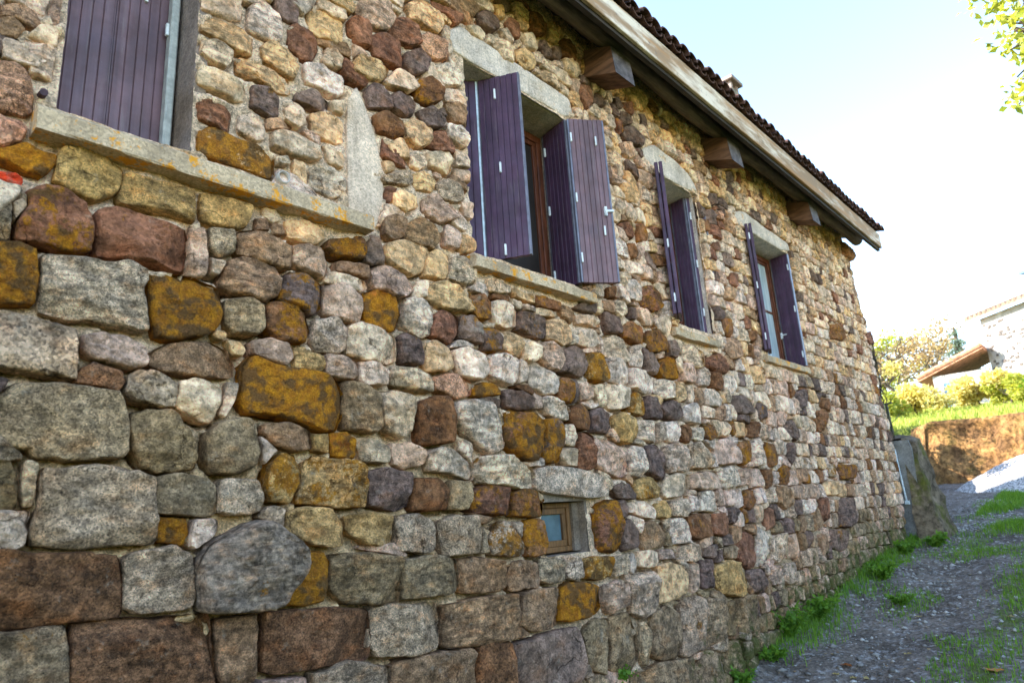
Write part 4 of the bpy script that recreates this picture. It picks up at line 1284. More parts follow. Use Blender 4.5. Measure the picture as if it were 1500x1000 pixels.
# wall outlet pipe beside the ledge
px_, pz_ = U(411, 263)
v = MB(); ring = [(.026, -.03), (.026, .05)]
n = 24
for r_, y_ in ((.029, .05), (.029, -.034), (.023, -.034), (.023, .25)):
    for k in range(n): a = 2 * math.pi * k / n; v.v.append((px_ + r_ * math.cos(a), y_, pz_ + r_ * math.sin(a)))
for i in range(3):
    for k in range(n): v.f.append((i * n + k, (i + 1) * n + k, (i + 1) * n + (k + 1) % n, i * n + (k + 1) % n))
v.f.append(tuple(3 * n + k for k in range(n)))
o = hp('outlet_pipe', v, plain('outlet_pipe_plastic', (.40, .34, .30), .6), True); o['label'] = 'small round grey pipe end just above the ledge'
# dark bolt in the mortar left of the shutters
bx, bz = U(60, 140)
hp('iron_bolt', MB().tube([(bx, .03, bz), (bx, -.045, bz - .01)], .013, 8), plain('rusty_iron', (.06, .03, .04), .7))

# --- eaves and roof
SL = .33
FY, FZ0, FZ1 = -.43, 4.95, 5.16
xr0, xr1 = -6.3, 10.10
def roofz(y): return FZ1 + .02 + (y - FY) * SL
fb = MB()
segs = np.linspace(xr0, xr1, 9)
for a, b in zip(segs, segs[1:]):
    o = hp('fascia_board', MB().box(a + .002, b - .002, FY, FY + .03, FZ0 + random.uniform(-.004, .004), FZ1, .004), M_FASCIA)
# boards under the overhang
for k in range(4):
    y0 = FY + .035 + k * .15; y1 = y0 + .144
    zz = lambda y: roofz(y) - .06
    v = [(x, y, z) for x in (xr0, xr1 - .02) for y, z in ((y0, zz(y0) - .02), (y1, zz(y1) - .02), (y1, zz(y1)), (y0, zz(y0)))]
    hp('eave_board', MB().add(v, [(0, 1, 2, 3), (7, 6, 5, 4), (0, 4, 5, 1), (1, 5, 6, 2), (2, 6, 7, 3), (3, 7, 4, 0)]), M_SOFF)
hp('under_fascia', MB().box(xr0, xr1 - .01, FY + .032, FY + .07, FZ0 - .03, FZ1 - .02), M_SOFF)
lg = []
for x in np.linspace(xr0, 9.86, 50): lg.append((x, -.19 + .012 * math.sin(x * 1.3), 5.075 + .012 * math.sin(x * 2.1)))
hp('eave_purlin', MB().tube(lg, [.072 + .006 * math.sin(i * 1.7) for i in range(50)], 10), M_LOG, True)
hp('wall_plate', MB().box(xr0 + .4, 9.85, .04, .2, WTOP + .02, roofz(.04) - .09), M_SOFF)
for xa in (-2.2, -.2, 1.85, 3.72, 5.60, 7.68):
    wd, ht = .255, .235
    def sec(y): zt = 5.06 + (y + .0) * .40; return zt - ht, zt
    v = []
    for y in (.3, -.275):
        a, b = sec(y)
        v += [(xa, y - (.02 if y < 0 else 0), a), (xa + wd, y - (.02 if y < 0 else 0), a), (xa + wd, y, b), (xa, y, b)]
    o = hp('rafter_tail', MB().add(v, [(0, 1, 2, 3), (0, 4, 5, 1), (1, 5, 6, 2), (2, 6, 7, 3), (3, 7, 4, 0)]), M_BEAM)
    q = np.array(v[4:]); c = q.mean(0); q = c + (q - c) * .985; q[:, 1] -= .003
    q2 = q.copy(); q2[:, 1] += .002
    em = MB().add(np.vstack([q, q2]) - HL, [(3, 2, 1, 0), (0, 1, 5, 4), (1, 2, 6, 5), (2, 3, 7, 6), (3, 0, 4, 7)])
    link('sawn_end', mesh('sawn_end', em.v, em.f, M_BEAMEND), o)
# weathered corbel stone at the far corner
P = np.array([(9.62, 4.86), (9.95, 4.84), (10.06, 4.95), (10.05, 5.03), (9.6, 5.06)])
c, V, F = stone_geo(P, .10, .7, 77, 40, 9, 1.3, 3, .05)
me = np_mesh('corbel_stone', V + np.array([c[0], 0, c[1]]) - HL, F, M_STONE)
for k, q in (('lich', .3), ('spk', .3), ('moss', 0.), ('rv', .6)): set_attr(me, k, q)
set_attr(me, 'col', np.r_[lin((150, 118, 88)) * WARM, 1], 'FLOAT_COLOR')
link('corbel_stone', me, house)
# roof covering: deck, then barrel tiles along the eave
deck = MB()
yr = 4.2
deck.add([(xr0, FY + .05, roofz(FY + .05) - .05), (xr1, FY + .05, roofz(FY + .05) - .05), (xr1, yr, roofz(yr) - .05), (xr0, yr, roofz(yr) - .05),
          (xr0, FY + .05, roofz(FY + .05)), (xr1, FY + .05, roofz(FY + .05)), (xr1, yr, roofz(yr)), (xr0, yr, roofz(yr)), (xr0, 8.6, roofz(yr) - 4.4 * SL), (xr1, 8.6, roofz(yr) - 4.4 * SL)],
         [(0, 3, 2, 1), (4, 5, 6, 7), (0, 1, 5, 4), (1, 2, 6, 5), (3, 0, 4, 7), (7, 6, 9, 8)])
roof_o = hp('roof', deck, M_TILE)
def barrel(up=True, L=.5, r0=.074, r1=.062, n=9):
    v, f = [], []
    for j, (yy, rr_) in enumerate(((0, r0), (L, r1))):
        for lay_ in (0, .013):
            for k in range(n):
                a = math.pi * k / (n - 1); s = 1 if up else -1
                v.append(((rr_ - lay_) * math.cos(a), yy, s * (rr_ - lay_) * math.sin(a) * .85 + yy * SL))
    o_ = lambda j, l, k: (j * 2 + l) * n + k
    for k in range(n - 1):
        f += [(o_(0, 0, k), o_(1, 0, k), o_(1, 0, k + 1), o_(0, 0, k + 1)), (o_(0, 1, k), o_(0, 1, k + 1), o_(1, 1, k + 1), o_(1, 1, k)),
              (o_(0, 0, k), o_(0, 0, k + 1), o_(0, 1, k + 1), o_(0, 1, k))]
    f += [(o_(0, 0, 0), o_(0, 1, 0), o_(1, 1, 0), o_(1, 0, 0)), (o_(0, 0, n - 1), o_(1, 0, n - 1), o_(1, 1, n - 1), o_(0, 1, n - 1))]
    return mesh('roof_tile', v, f, M_TILE, False)
t_up, t_dn = barrel(True), barrel(False, r0=.064, r1=.072)
pitch = .146
x = 1.6; k = 0
while x < xr1 + .05:
    for row in range(2):
        y = FY - .055 + row * .42
        link('roof_tile', t_up, roof_o, (x - HL[0] + random.uniform(-.008, .008), y + random.uniform(-.012, .012), roofz(y) + .045 - HL[2] + random.uniform(-.006, .006)), rot=(random.uniform(-.02, .02), random.uniform(-.05, .05), random.uniform(-.03, .03)))
        if x + pitch / 2 < xr1: link('roof_tile', t_dn, roof_o, (x + pitch / 2 - HL[0], y + .03, roofz(y) + .066 - HL[2] + random.uniform(-.004, .004)))
    x += pitch
# small masonry flue with a cap slab, standing on the roof
cx_, cy_ = 7.25, .28
zb = roofz(cy_)
topz = U(1067, 127, cy_)[1]
ch = MB().box(cx_ - .11, cx_ + .11, cy_ - .11, cy_ + .11, zb - .1, topz - .14, .01)
o = link('chimney', mesh('chimney', np.array(ch.v) - HL, ch.f, concrete_material('flue_render', (.30, .24, .17), li=-.5)), roof_o)
for k, (a, b, d) in enumerate(((.13, .0, .14), (.2, .1, .06))): pass
cp = MB()
for sx in (-1, 1):
    for sy in (-1, 1): cp.box(cx_ + sx * .08 - .022, cx_ + sx * .08 + .022, cy_ + sy * .08 - .022, cy_ + sy * .08 + .022, topz - .142, topz - .05)
cp.box(cx_ - .15, cx_ + .15, cy_ - .15, cy_ + .15, topz - .05, topz, .008)
link('chimney_cap', mesh('chimney_cap', np.array(cp.v) - HL, cp.f, M_JAMB), roof_o)
# ------------------------------------------------------------------ beyond the house: retaining wall, posts, bank, gravel
M_CONC = concrete_material('retaining_concrete', (.25, .24, .23), (.10, .10, .02), .1)
def earth_material(name, a, b, moss):
    t = NT(name, .97, .1)
    c = t.mix(t.rng(t.noise(3, 6, .65), .35, .65), a, b)
    c = t.mix(1., c, t.rng(t.noise(11, 6, .7), .32, .68, .4, 1.6), 'MULTIPLY')
    c = t.mix(t.rng(t.noise(2.2, 6, .7), .52, .68, 0, moss), c, t.mix(t.noise(30), (.06, .07, .012), (.17, .16, .03)))
    n = t.bump(t.noise(9, 8, .7), .9, .06); n = t.bump(t.noise(60, 5, .7), .6, .01, n)
    return t.out(c, n)
M_MOSSY = earth_material('mossy_rubble_face', (.22, .16, .105), (.11, .08, .055), .95)
M_BANK = earth_material('ochre_earth', (.30, .16, .06), (.12, .065, .03), .3)

rw = tag(empty('retaining_wall', (10.5, -.2, 1.0)), 'low battered concrete retaining wall with mossy face next to the house corner', 'retaining wall')
RL = np.array([10.5, -.2, 1.0])
v, f = [], []
xs = np.linspace(10.36, 12.3, 60); prof = [(.15, .2), (.1, 0.), (-.10, .02), (-.21, -.04), (-.25, -.3), (-.30, -.7), (-.37, -1.05), (-.43, -1.6)]
dens = []
for y0, y1 in zip(prof, prof[1:]):
    for k in range(6): dens.append((y0[0] + (y1[0] - y0[0]) * k / 6, y0[1] + (y1[1] - y0[1]) * k / 6))
dens.append(prof[-1])
for x in xs:
    top = float(np.interp(x, [10.3, 12, 17.5], [2.33, 2.5, 2.9]))
    for q, (yy, zz) in enumerate(dens):
        n = .05 * float(fbm(x * 2.2, zz * 3, yy, 4)); v.append((x - .14 * min(1, max(0, -zz / 1.3)) * (x < 10.5), (max(yy, -.1) if x < 10.361 else yy + max(0, x - 10.9) * .4) + n * (0.5 if x < 10.4 else 1.3), top + zz + n * .6 - .5 * max(0, x - 11.6)))
m = len(dens)
for i in range(len(xs) - 1):
    for q in range(m - 1): f.append((i * m + q, (i + 1) * m + q, (i + 1) * m + q + 1, i * m + q + 1))
link('mossy_face', mesh('mossy_face', np.array(v) - RL, [q[::-1] for q in f], M_MOSSY, True), rw)
endp = MB()
ev = [(10.30, .2, .6), (10.30, -.16, .6), (10.31, -.20, 1.5), (10.32, -.22, 2.2), (10.33, -.19, 2.31), (10.33, .2, 2.32)]
endp.add(ev + [(x + .16, y, z) for x, y, z in ev], [(0, 1, 2, 3, 4, 5), (11, 10, 9, 8, 7, 6)] + [(k, k + 6, (k + 1) % 6 + 6, (k + 1) % 6) for k in range(6)])
link('concrete_end', mesh('concrete_end', np.array(endp.v) - RL, [q[::-1] for q in endp.f], M_CONC), rw)
pt = MB().tube([(10.27, -.03, 2.2), (10.27, -.035, 1.9), (10.27, -.045, 1.62), (10.26, -.05, 1.5)], .011, 8)
pipe = tag(pt.build('drain_pipe', plain('white_plastic_pipe', (.62, .68, .72), .4), None, smooth=True), 'thin white plastic pipe running down the concrete end of retaining wall', 'pipe')
MB().box(10.235, 10.285, -.08, -.03, 1.47, 1.52, .004).build('pipe_socket', pipe.data.materials[0], pipe)
M_POST = plain('green_fence_metal', (.035, .06, .045), .5, .4)
for k, (x, y, h, lean) in enumerate(((10.6, .1, .62, .02), (11.3, .2, .60, -.02))):
    zb = float(np.interp(x, [10.3, 12, 17.5], [2.33, 2.5, 2.9])) - .1
    o = tag(empty('fence_post', (x, y, zb)), ('thin green metal post standing right behind the house corner on the retaining wall', 'thin green metal post with a folded top standing further along the retaining wall')[k], 'post', 'posts on the retaining wall')
    MB().box(-.018, .018, -.018, .018, 0, h, .003).build('shaft', M_POST, o, rot=(lean, 0, 0))
    MB().box(-.022, .022, -.06 * k - .022, .022, h, h + .02, .003).build('cap', M_POST, o, rot=(lean, 0, 0))

# earth bank cut across the end of the track
path = [(x, float(edge_y(x))) for x in np.arange(11.4, 17.3, .12)]
x0, y0 = path[-1]; y1 = y0 - .35
path += [(x0 + (float(bank_x(y1)) - x0) * s, y0 + (y1 - y0) * s) for s in (.25, .5, .75)] + [(float(bank_x(y)), y) for y in np.arange(y1, -8, -.09)]
path = np.array(path); tn = np.gradient(path, axis=0); tn /= np.linalg.norm(tn, axis=1)[:, None]
for _ in range(6): tn[1:-1] = (tn[:-2] + tn[1:-1] + tn[2:]) / 3
nr = np.stack([-tn[:, 1], tn[:, 0]], 1)          # away from the track
tt = np.linspace(0, 1, 34)
PX, TB = np.meshgrid(path[:, 0], tt, indexing='ij'); PY = np.repeat(path[:, 1:2], 34, 1); NX, NY = np.repeat(nr[:, :1], 34, 1), np.repeat(nr[:, 1:], 34, 1)
tz_ = ground_h(PX + NX * 1.25, PY + NY * 1.25) + .02
bz_ = lane_h(PX) - .15
z = bz_ + (tz_ - bz_) * np.minimum(TB / .94, 1.)
off = -.02 + .55 * TB ** 1.6 + .22 * fbm((PX + PY) * 1.5, z * .8, 2., 4) + .10 * fbm((PX - PY) * 5, z * 2.5, 7., 4) - .10 * sstep(.80, .92, TB) + .75 * sstep(.93, 1., TB)
nb_ = 34; ii = (np.arange(len(path) - 1)[:, None] * nb_ + np.arange(nb_ - 1)[None, :]).ravel()
me = np_mesh('earth_bank', np.stack([(PX + NX * off).ravel(), (PY + NY * off).ravel(), z.ravel()], 1), np.stack([ii, ii + nb_, ii + nb_ + 1, ii + 1], 1), M_BANK)
tag(link('earth_bank', me), kind='structure')

# heap of pale gravel
def gravel_material():
    t = NT('pale_gravel', .95, .15)
    v = t.voro(38); s = t.n.new('ShaderNodeSeparateColor'); t.L(v['Color'], s.inputs[0])
    c = t.mix(1., (.42, .39, .37), t.rng(s.outputs[0], 0, 1, .4, 1.5, False), 'MULTIPLY')
    return t.out(c, t.bump(v['Distance'], .8, .02))
M_GRAV = gravel_material()
gu, gv = np.meshgrid(np.linspace(0, 2 * math.pi, 97)[:-1], np.linspace(0, 1, 26), indexing='ij')
hx, hy, hz = 16.4, -1.5, .66
pz = hz * (1 - gv ** 1.7) * (1 - .12 * np.cos(gu * 2))
px3 = hx + gv * np.cos(gu) * .95; py3 = hy + gv * np.sin(gu) * 2.05
pz = lane_h(px3) - .05 + pz * (1 + .10 * fbm(px3 * 1.5, py3 * 1.5, 4., 3)) + .02 * fbm(px3 * 14, py3 * 14, 6., 2)
n2 = 26; k = np.arange(96)[:, None]; q = np.arange(25)[None, :]
F = np.stack([(k * n2 + q), (k * n2 + q + 1), (((k + 1) % 96) * n2 + q + 1), (((k + 1) % 96) * n2 + q)], -1).reshape(-1, 4)
tag(link('gravel_heap', np_mesh('gravel_heap', np.stack([px3.ravel(), py3.ravel(), pz.ravel()], 1), F, M_GRAV)), 'long heap of pale gravel dumped in front of the earth bank', 'gravel heap')

# ------------------------------------------------------------------ plants
def leaves(P, size, up=.3, asp=.5, seed=0, droop=0.):
    """leaf blades, two folded faces each, around the points P"""
    g = np.random.default_rng(seed); n = len(P)
    a = g.normal(size=(n, 3)); a[:, 2] = a[:, 2] * .7 - droop; a /= np.linalg.norm(a, axis=1)[:, None]
    b = np.cross(a, g.normal(size=(n, 3)) + np.array([0, 0, up])); b /= np.linalg.norm(b, axis=1)[:, None] + 1e-9
    c = np.cross(a, b)
    s = size * g.uniform(.6, 1.25, n)[:, None]
    fold = g.uniform(.05, .22, n)[:, None]
    V = np.stack([P, P + a * s * .5 + b * s * asp * .5 + c * s * fold, P + a * s, P + a * s * .5 - b * s * asp * .5 + c * s * fold], 1).reshape(-1, 3)
    i = np.arange(n)[:, None] * 4
    F = np.concatenate([i + np.array([[0, 1, 2]]), i + np.array([[0, 2, 3]])])
    return V, F, np.repeat(g.uniform(0, 1, n), 4)
def crown_points(clumps, n, seed):
    g = np.random.default_rng(seed); w = np.array([c[3] ** 2 for c in clumps]); w = w / w.sum(); out = []
    for c, p in zip(clumps, w):
        k = max(6, int(n * p)); d = g.normal(size=(k, 3)); d /= np.linalg.norm(d, axis=1)[:, None]
        r = c[3] * g.uniform(0, 1, k) ** .45
        q = d * r[:, None]; q[:, 2] *= c[4] if len(c) > 4 else .8
        out.append(q + np.array(c[:3]))
    P = np.vstack(out); h = fbm(P[:, 0] * 2.2, P[:, 1] * 2.2, P[:, 2] * 2.2 + seed, 2)
    return P[h > -.35]
def limb(mb, a, b, r0, r1, g, n=6, bend=.08):
    a, b = np.array(a, float), np.array(b, float); L = np.linalg.norm(b - a); pts = []
    for k in range(n + 1):
        t = k / n; pts.append(a + (b - a) * t + g.normal(size=3) * bend * L * math.sin(math.pi * t))
    mb.tube(pts, [r0 + (r1 - r0) * k / n for k in range(n + 1)], 7); return pts
def plant(name, label, cat, base, clumps, n, size, mat, bark, trunk_r=.05, seed=1, group=None, asp=.5, droop=0., trunk_top=None):
    o = tag(empty(name, base), label, cat, group)
    g = np.random.default_rng(seed); B = np.array(base); mb = MB()
    top = np.array(trunk_top) if trunk_top is not None else np.mean([c[:3] for c in clumps], 0)
    tp = limb(mb, B - np.array([0, 0, .15]), top, trunk_r, trunk_r * .45, g)
    for c in clumps:
        s = tp[int(g.integers(2, len(tp)))]; e = np.array(c[:3])
        bp = limb(mb, s, e, trunk_r * .4, trunk_r * .12, g, 5, .1)
        for _ in range(5):
            d = g.normal(size=3); d /= np.linalg.norm(d); limb(mb, bp[int(g.integers(2, 6))], e + d * c[3] * .8, trunk_r * .14, trunk_r * .04, g, 3, .12)
    tr = link('trunk', mesh('trunk', np.array(mb.v) - B, mb.f, bark, True), o)
    if n:
        P = crown_points(clumps, n, seed); V, F, T = leaves(P, size, asp=asp, seed=seed, droop=droop)
        me = np_mesh('crown', V - B, F, mat, False); set_attr(me, 'tint', T); link('crown', me, o)
    return o
BARK = earth_material('bark', (.12, .095, .07), (.07, .055, .04), .2)
L_YEL = leaf_material('yellow_autumn_leaves', (.62, .56, .18), (.70, .58, .24))  # leaf colour paled and greyed in place of background haze
L_LIME = leaf_material('lime_leaves', (.32, .38, .06), (.50, .48, .09))
L_GRN = leaf_material('green_leaves', (.09, .20, .018), (.20, .35, .04))
L_DRK = leaf_material('conifer_needles', (.14, .2, .17), (.2, .26, .2))
L_BROWN = leaf_material('brown_leaves', (.36, .24, .13), (.46, .33, .17))

# tree on the far side of the track whose twigs hang into the view
cl = [(6.9, -2.52, 6.0, .40), (6.4, -2.47, 5.25, .24), (7.4, -2.58, 5.2, .36), (6.6, -2.5, 4.75, .2), (6.2, -2.55, 4.9, .2), (7.2, -2.5, 6.5, .3), (7.3, -2.9, 6.7, .5), (8.0, -2.95, 5.7, .5), (6.5, -3.2, 5.6, .6), (7.2, -3.6, 6.6, .9),
      (8.3, -4.2, 6.4, 1.1), (7.0, -4.9, 6.8, 1.1), (8.2, -5.6, 6.7, 1.2), (7.6, -4.6, 7.8, 1.1), (6.4, -4.2, 5.8, .8)]
plant('lime_tree', 'lime green leafy tree whose twigs hang over the track', 'tree', (7.9, -5.0, float(ground_h(7.9, -5.0))), cl, 15000, .085, L_LIME, BARK, .16, 5, trunk_top=(7.7, -4.7, 7.2), asp=.62, droop=.3)
# shrubs on the terrace behind the retaining wall
def gz(x, y): return float(ground_h(x, y))
for k, (nm, lb, x, y, w_, h_, mt, n, sd) in enumerate((
        ('shrub', 'yellow autumn shrub just behind the green posts', 12.9, 1.35, .5, 1.15, L_YEL, 2600, 11),
        ('shrub', 'lime green shrub spilling over the mossy retaining wall', 12.2, .95, .28, .42, L_GRN, 1000, 12),
        ('shrub', 'tall thin yellowing shrub against the pale sky beyond the house corner', 14.6, 2.0, .7, 1.7, L_YEL, 3000, 13),
        ('shrub', 'green bramble bush where the terrace meets the earth bank', 16.6, 2.2, .6, .75, L_GRN, 2400, 14),
        ('shrub', 'rust brown half bare shrub behind the bramble bush', 17.5, 2.7, .9, 1.9, L_BROWN, 1300, 15))):
    zb = gz(x, y)
    g = np.random.default_rng(sd)
    cl = [(x + g.normal() * w_ * .55, y + g.normal() * w_ * .5, zb + h_ * g.uniform(.3, .95), w_ * g.uniform(.3, .5)) for _ in range(9)]
    plant(nm, lb, 'shrub', (x, y, zb), cl, n, .075, mt, BARK, .025, sd, 'shrubs on the terrace')
# dead creeper hanging down the far corner of the house
g = np.random.default_rng(44); cm_ = MB()
for k in range(3):
    p0 = np.array([10.02 + .1 * k, .0, 4.1 - .25 * k]); pts_ = [p0]
    for s in range(16): pts_.append(np.array([10.1 + .02 * s + .04 * k + g.normal() * .02, -.03 + g.normal() * .02 + .02 * k, 4.1 - .25 * k - (s + 1) * (.11 - .01 * k)]))
    cm_.tube(pts_, [.014 * (1 - s / 20) for s in range(17)], 6)
    for s in range(2, 15, 2):
        e_ = pts_[s] + g.normal(size=3) * np.array([.12, .06, .12]); cm_.tube([pts_[s], (pts_[s] + e_) / 2 + g.normal(size=3) * .015, e_], [.005, .004, .002], 5)
tag(link('dead_creeper', mesh('dead_creeper', cm_.v, cm_.f, BARK, True)), 'bare brown creeper stems hanging down the far corner of the house', 'creeper')
# garden in front of the far houses
for k, (lb, x, y, w_, h_, mt, n, sd) in enumerate((
        ('round golden yellow bush in front of the far lean-to', 27, 1.15, .8, 1.15, L_YEL, 5200, 21),
        ('lime green bush next to the golden bush', 26, .25, .6, 1.0, L_LIME, 4200, 22),
        ('low yellow bush between bare tree and lean-to', 25, 2.7, .8, 1.05, L_YEL, 4200, 23),
        ('grey green bush under the far farmhouse wall', 25.5, -.75, .6, 1.0, L_GRN, 2600, 24),
        ('lime green bush at the left end of the meadow', 23, 3.0, .8, 1.0, L_LIME, 3600, 25))):
    zb = gz(x, y); g = np.random.default_rng(sd)
    cl = [(x + g.normal() * w_ * .5, y + g.normal() * w_ * .5, zb + h_ * g.uniform(.25, .9), w_ * g.uniform(.35, .55)) for _ in range(9)]
    plant('garden_bush', lb, 'bush', (x, y, zb), cl, n, .14, mt, BARK, .04, sd, 'bushes in the far garden')
bt = (30, 4.2, gz(30, 4.2)); g = np.random.default_rng(31)
cl = [(30 + g.normal() * .9, 4.2 + g.normal() * 1.0, bt[2] + g.uniform(1.2, 3.2), .9) for _ in range(16)]
plant('bare_tree', 'nearly bare brown twiggy tree left of the lean-to', 'tree', bt, cl, 260, .12, L_BROWN, BARK, .09, 31, trunk_top=(30.1, 4.1, bt[2] + 2.2))
ct = (44, 3.9, gz(44, 3.9)); cl = [(44, 3.9, ct[2] + .6 + k * .55, 1.4 - k * .19, .5) for k in range(7)]
plant('conifer_tree', 'pale blue green conifer rising behind the lean-to roof', 'tree', ct, cl, 9000, .22, L_DRK, BARK, .15, 32, asp=.25, droop=.3, trunk_top=(44, 3.9, ct[2] + 4.2))
for k in range(7):
    x, y = 62 + 6 * (k % 3), 22 - k * 2.2; zb = gz(x, y); g = np.random.default_rng(60 + k)
    cl = [(x + g.normal() * 1.6, y + g.normal() * 1.6, zb + g.uniform(2.0, 6.), g.uniform(1., 1.7)) for _ in range(9)]
    plant('distant_tree', ('pale', 'sparse', 'slender', 'spreading', 'low', 'twiggy', 'rounded')[k] + ' distant tree on the rise behind the far garden', 'tree', (x, y, zb), cl, 2600, .34, (L_BROWN, L_LIME, L_YEL)[k % 3], BARK, .2, 60 + k, 'distant trees')

# ------------------------------------------------------------------ far houses
M_WHITE = concrete_material('far_rubble_wall', (.38, .36, .34), li=-.5, scale=.4)
M_ORANGE = plain('orange_clay_tile', (.50, .24, .15), .85, .2, nscale=6, amp=.4)
M_GREYT = plain('weathered_tile', (.22, .16, .12), .9, .2, nscale=6, amp=.4)
M_BLUE = plain('blue_door_paint', (.10, .2, .33), .5)
M_DARK = plain('dark_opening', (.03, .03, .035), .4)
fh = tag(empty('farmhouse', (33, -2, 4.4), (0, 0, 0)), 'sunlit pale stone farmhouse with low tiled roof above the bank', 'house')
A, B2 = np.array([33.2, 1.35]), np.array([26.5, -5.6])
def fpart(name, mb, mat, parent, org): return link(name, mesh(name, np.array(mb.v, float) - org, mb.f, mat), parent)
FO = np.array([33, -2, 4.4])
d = (B2 - A) / np.linalg.norm(B2 - A); nrm = np.array([d[1], -d[0]]); nrm = nrm if nrm[0] > 0 else -nrm
def q3(s, o_, z): p = A + d * s + nrm * o_; return (p[0], p[1], z)
def obox(mb, s0, s1, o0, o1, z0, z1):
    v = [q3(s, o_, z) for z in (z0, z1) for o_ in (o0, o1) for s in (s0, s1)]
    return mb.add(v, [(0, 2, 3, 1), (4, 5, 7, 6), (0, 1, 5, 4), (2, 6, 7, 3), (0, 4, 6, 2), (1, 3, 7, 5)])
fpart('wall', obox(MB(), 0, 9.6, 0, 6, 2.8, 8.35), M_WHITE, fh, FO)
# single stones showing in the far wall
g = np.random.default_rng(3); sm = MB()
for _ in range(260):
    s, z = g.uniform(.1, 6.5), g.uniform(4.6, 8.1); w_, h_ = g.uniform(.08, .2), g.uniform(.05, .1); obox(sm, s, s + w_, -.03, .01, z, z + h_)
tag(fpart('wall_stones', sm, plain('far_dark_stone', (.12, .10, .09)), fh, FO), kind='stuff')
rf = MB().add([q3(-.35, -.4, 8.33), q3(9.9, -.4, 8.33), q3(9.9, 3, 9.5), q3(-.35, 3, 9.5), q3(9.9, 6.4, 8.33), q3(-.35, 6.4, 8.33), q3(-.35, -.4, 8.43), q3(9.9, -.4, 8.43), q3(9.9, 3, 9.6), q3(-.35, 3, 9.6), q3(9.9, 6.4, 8.43), q3(-.35, 6.4, 8.43)],
             [(0, 3, 2, 1), (3, 5, 4, 2), (6, 7, 8, 9), (9, 8, 10, 11), (0, 1, 7, 6), (4, 5, 11, 10), (0, 6, 9, 3), (3, 9, 11, 5), (1, 2, 8, 7), (2, 4, 10, 8)])
ro = fpart('roof', rf, M_GREYT, fh, FO)
k = 0
tm = MB().tube([(0, 0, 0), (.0, .5, .17)], .1, 8)
tme = mesh('roof_tile', tm.v, tm.f, M_GREYT)
for s in np.arange(-.2, 9.6, .26):
    p = q3(s, -.42, 8.43); link('roof_tile', tme, ro, tuple(np.array(p) - FO), rot=(0, 0, math.atan2(nrm[1], nrm[0]) - math.pi / 2))
fpart('chimney', obox(MB(), .9, 1.35, 1.6, 2.1, 8.5, 9.75), M_WHITE, ro, FO)
fpart('chimney_cap', obox(obox(MB(), .8, 1.45, 1.5, 2.2, 9.95, 10.05), .95, 1.3, 1.65, 2.05, 9.75, 9.95), M_BLUE, ro, FO)
w_ = fpart('window', obox(MB(), 3.2, 4.1, -.03, .05, 6., 7.2), M_WHITE, fh, FO)
fpart('pane', obox(MB(), 3.3, 4.0, -.04, -.02, 6.1, 7.1), M_DARK, w_, FO)
sh = tag(empty('lean_to', (33, 2.4, 4.6)), 'small lean-to with orange tile roof and blue door left of the farmhouse', 'shed')
SO = np.array([33, 2.4, 4.6])
fpart('wall', MB().box(32.2, 32.4, 1.45, 3.3, 3.8, 6.15), M_WHITE, sh, SO)
fpart('side_wall', MB().box(32.4, 35.5, 3.1, 3.3, 3.8, 6.0), M_WHITE, sh, SO)
fpart('door', MB().box(32.14, 32.19, 2.3, 2.95, 4.2, 5.8), M_BLUE, sh, SO)
v = [(x, y, z + dz) for dz in (0, .12) for x, y, z in ((32.05, 1.35, 6.95), (35.6, 1.35, 6.95), (35.6, 3.85, 6.0), (32.05, 3.85, 6.0))]
ro = fpart('roof', MB().add(v, [(0, 1, 2, 3), (7, 6, 5, 4), (0, 4, 5, 1), (1, 5, 6, 2), (2, 6, 7, 3), (3, 7, 4, 0)]), M_ORANGE, sh, SO)
tm = MB().tube([(0, 0, 0), (4., 0, 0)], .1, 8); tme = mesh('roof_tile', tm.v, tm.f, M_ORANGE)
tm = MB().tube([(0, 0, 0), (0, .42, -.16)], .1, 8); tme = mesh('roof_tile', tm.v, tm.f, M_ORANGE)
for r_ in range(6):
    for c_ in range(9): link('roof_tile', tme, ro, (32.07 + c_ * .24 - SO[0], 1.36 + r_ * .41 - SO[1], 7.12 - r_ * .156 - SO[2]))

# ------------------------------------------------------------------ grass, weeds, pebbles and fallen leaves on the track
def blades(P, h, w, seed, lean=.5):
    g = np.random.default_rng(seed); n = len(P)
    a = g.uniform(0, 2 * math.pi, n); L = h * g.uniform(.5, 1.3, n)
    dx = np.stack([np.cos(a), np.sin(a), np.zeros(n)], 1); side = np.stack([-np.sin(a), np.cos(a), np.zeros(n)], 1)
    ln = g.uniform(.1, 1., n) * lean
    mid = P + dx * (L * ln * .35)[:, None] + np.array([0, 0, 1.]) * (L * .6)[:, None]
    tip = P + dx * (L * ln)[:, None] + np.array([0, 0, 1.]) * (L * (1 - .25 * ln))[:, None]
    W = (w * g.uniform(.6, 1.3, n))[:, None]
    V = np.stack([P - side * W, P + side * W, mid + side * W * .8, mid - side * W * .8, tip], 1).reshape(-1, 3)
    i = np.arange(n)[:, None] * 5
    F = np.concatenate([i + np.array([[0, 1, 2]]), i + np.array([[0, 2, 3]]), i + np.array([[3, 2, 4]])])
    return V, F, np.repeat(g.uniform(0, 1, n), 5)
L_GRASS = leaf_material('grass_blades', (.08, .20, .012), (.22, .36, .03), .35)
g = np.random.default_rng(91)
pts = []
def scatter(n, x0, x1, y0, y1, dens):
    x, y = g.uniform(x0, x1, n), g.uniform(y0, y1, n); k = g.uniform(0, 1, n) < dens(x, y); return np.stack([x[k], y[k]], 1)
patch = lambda x, y, s=2., o=0.: sstep(.0, .45, fbm(x * s, y * s, 21. + o, 3))
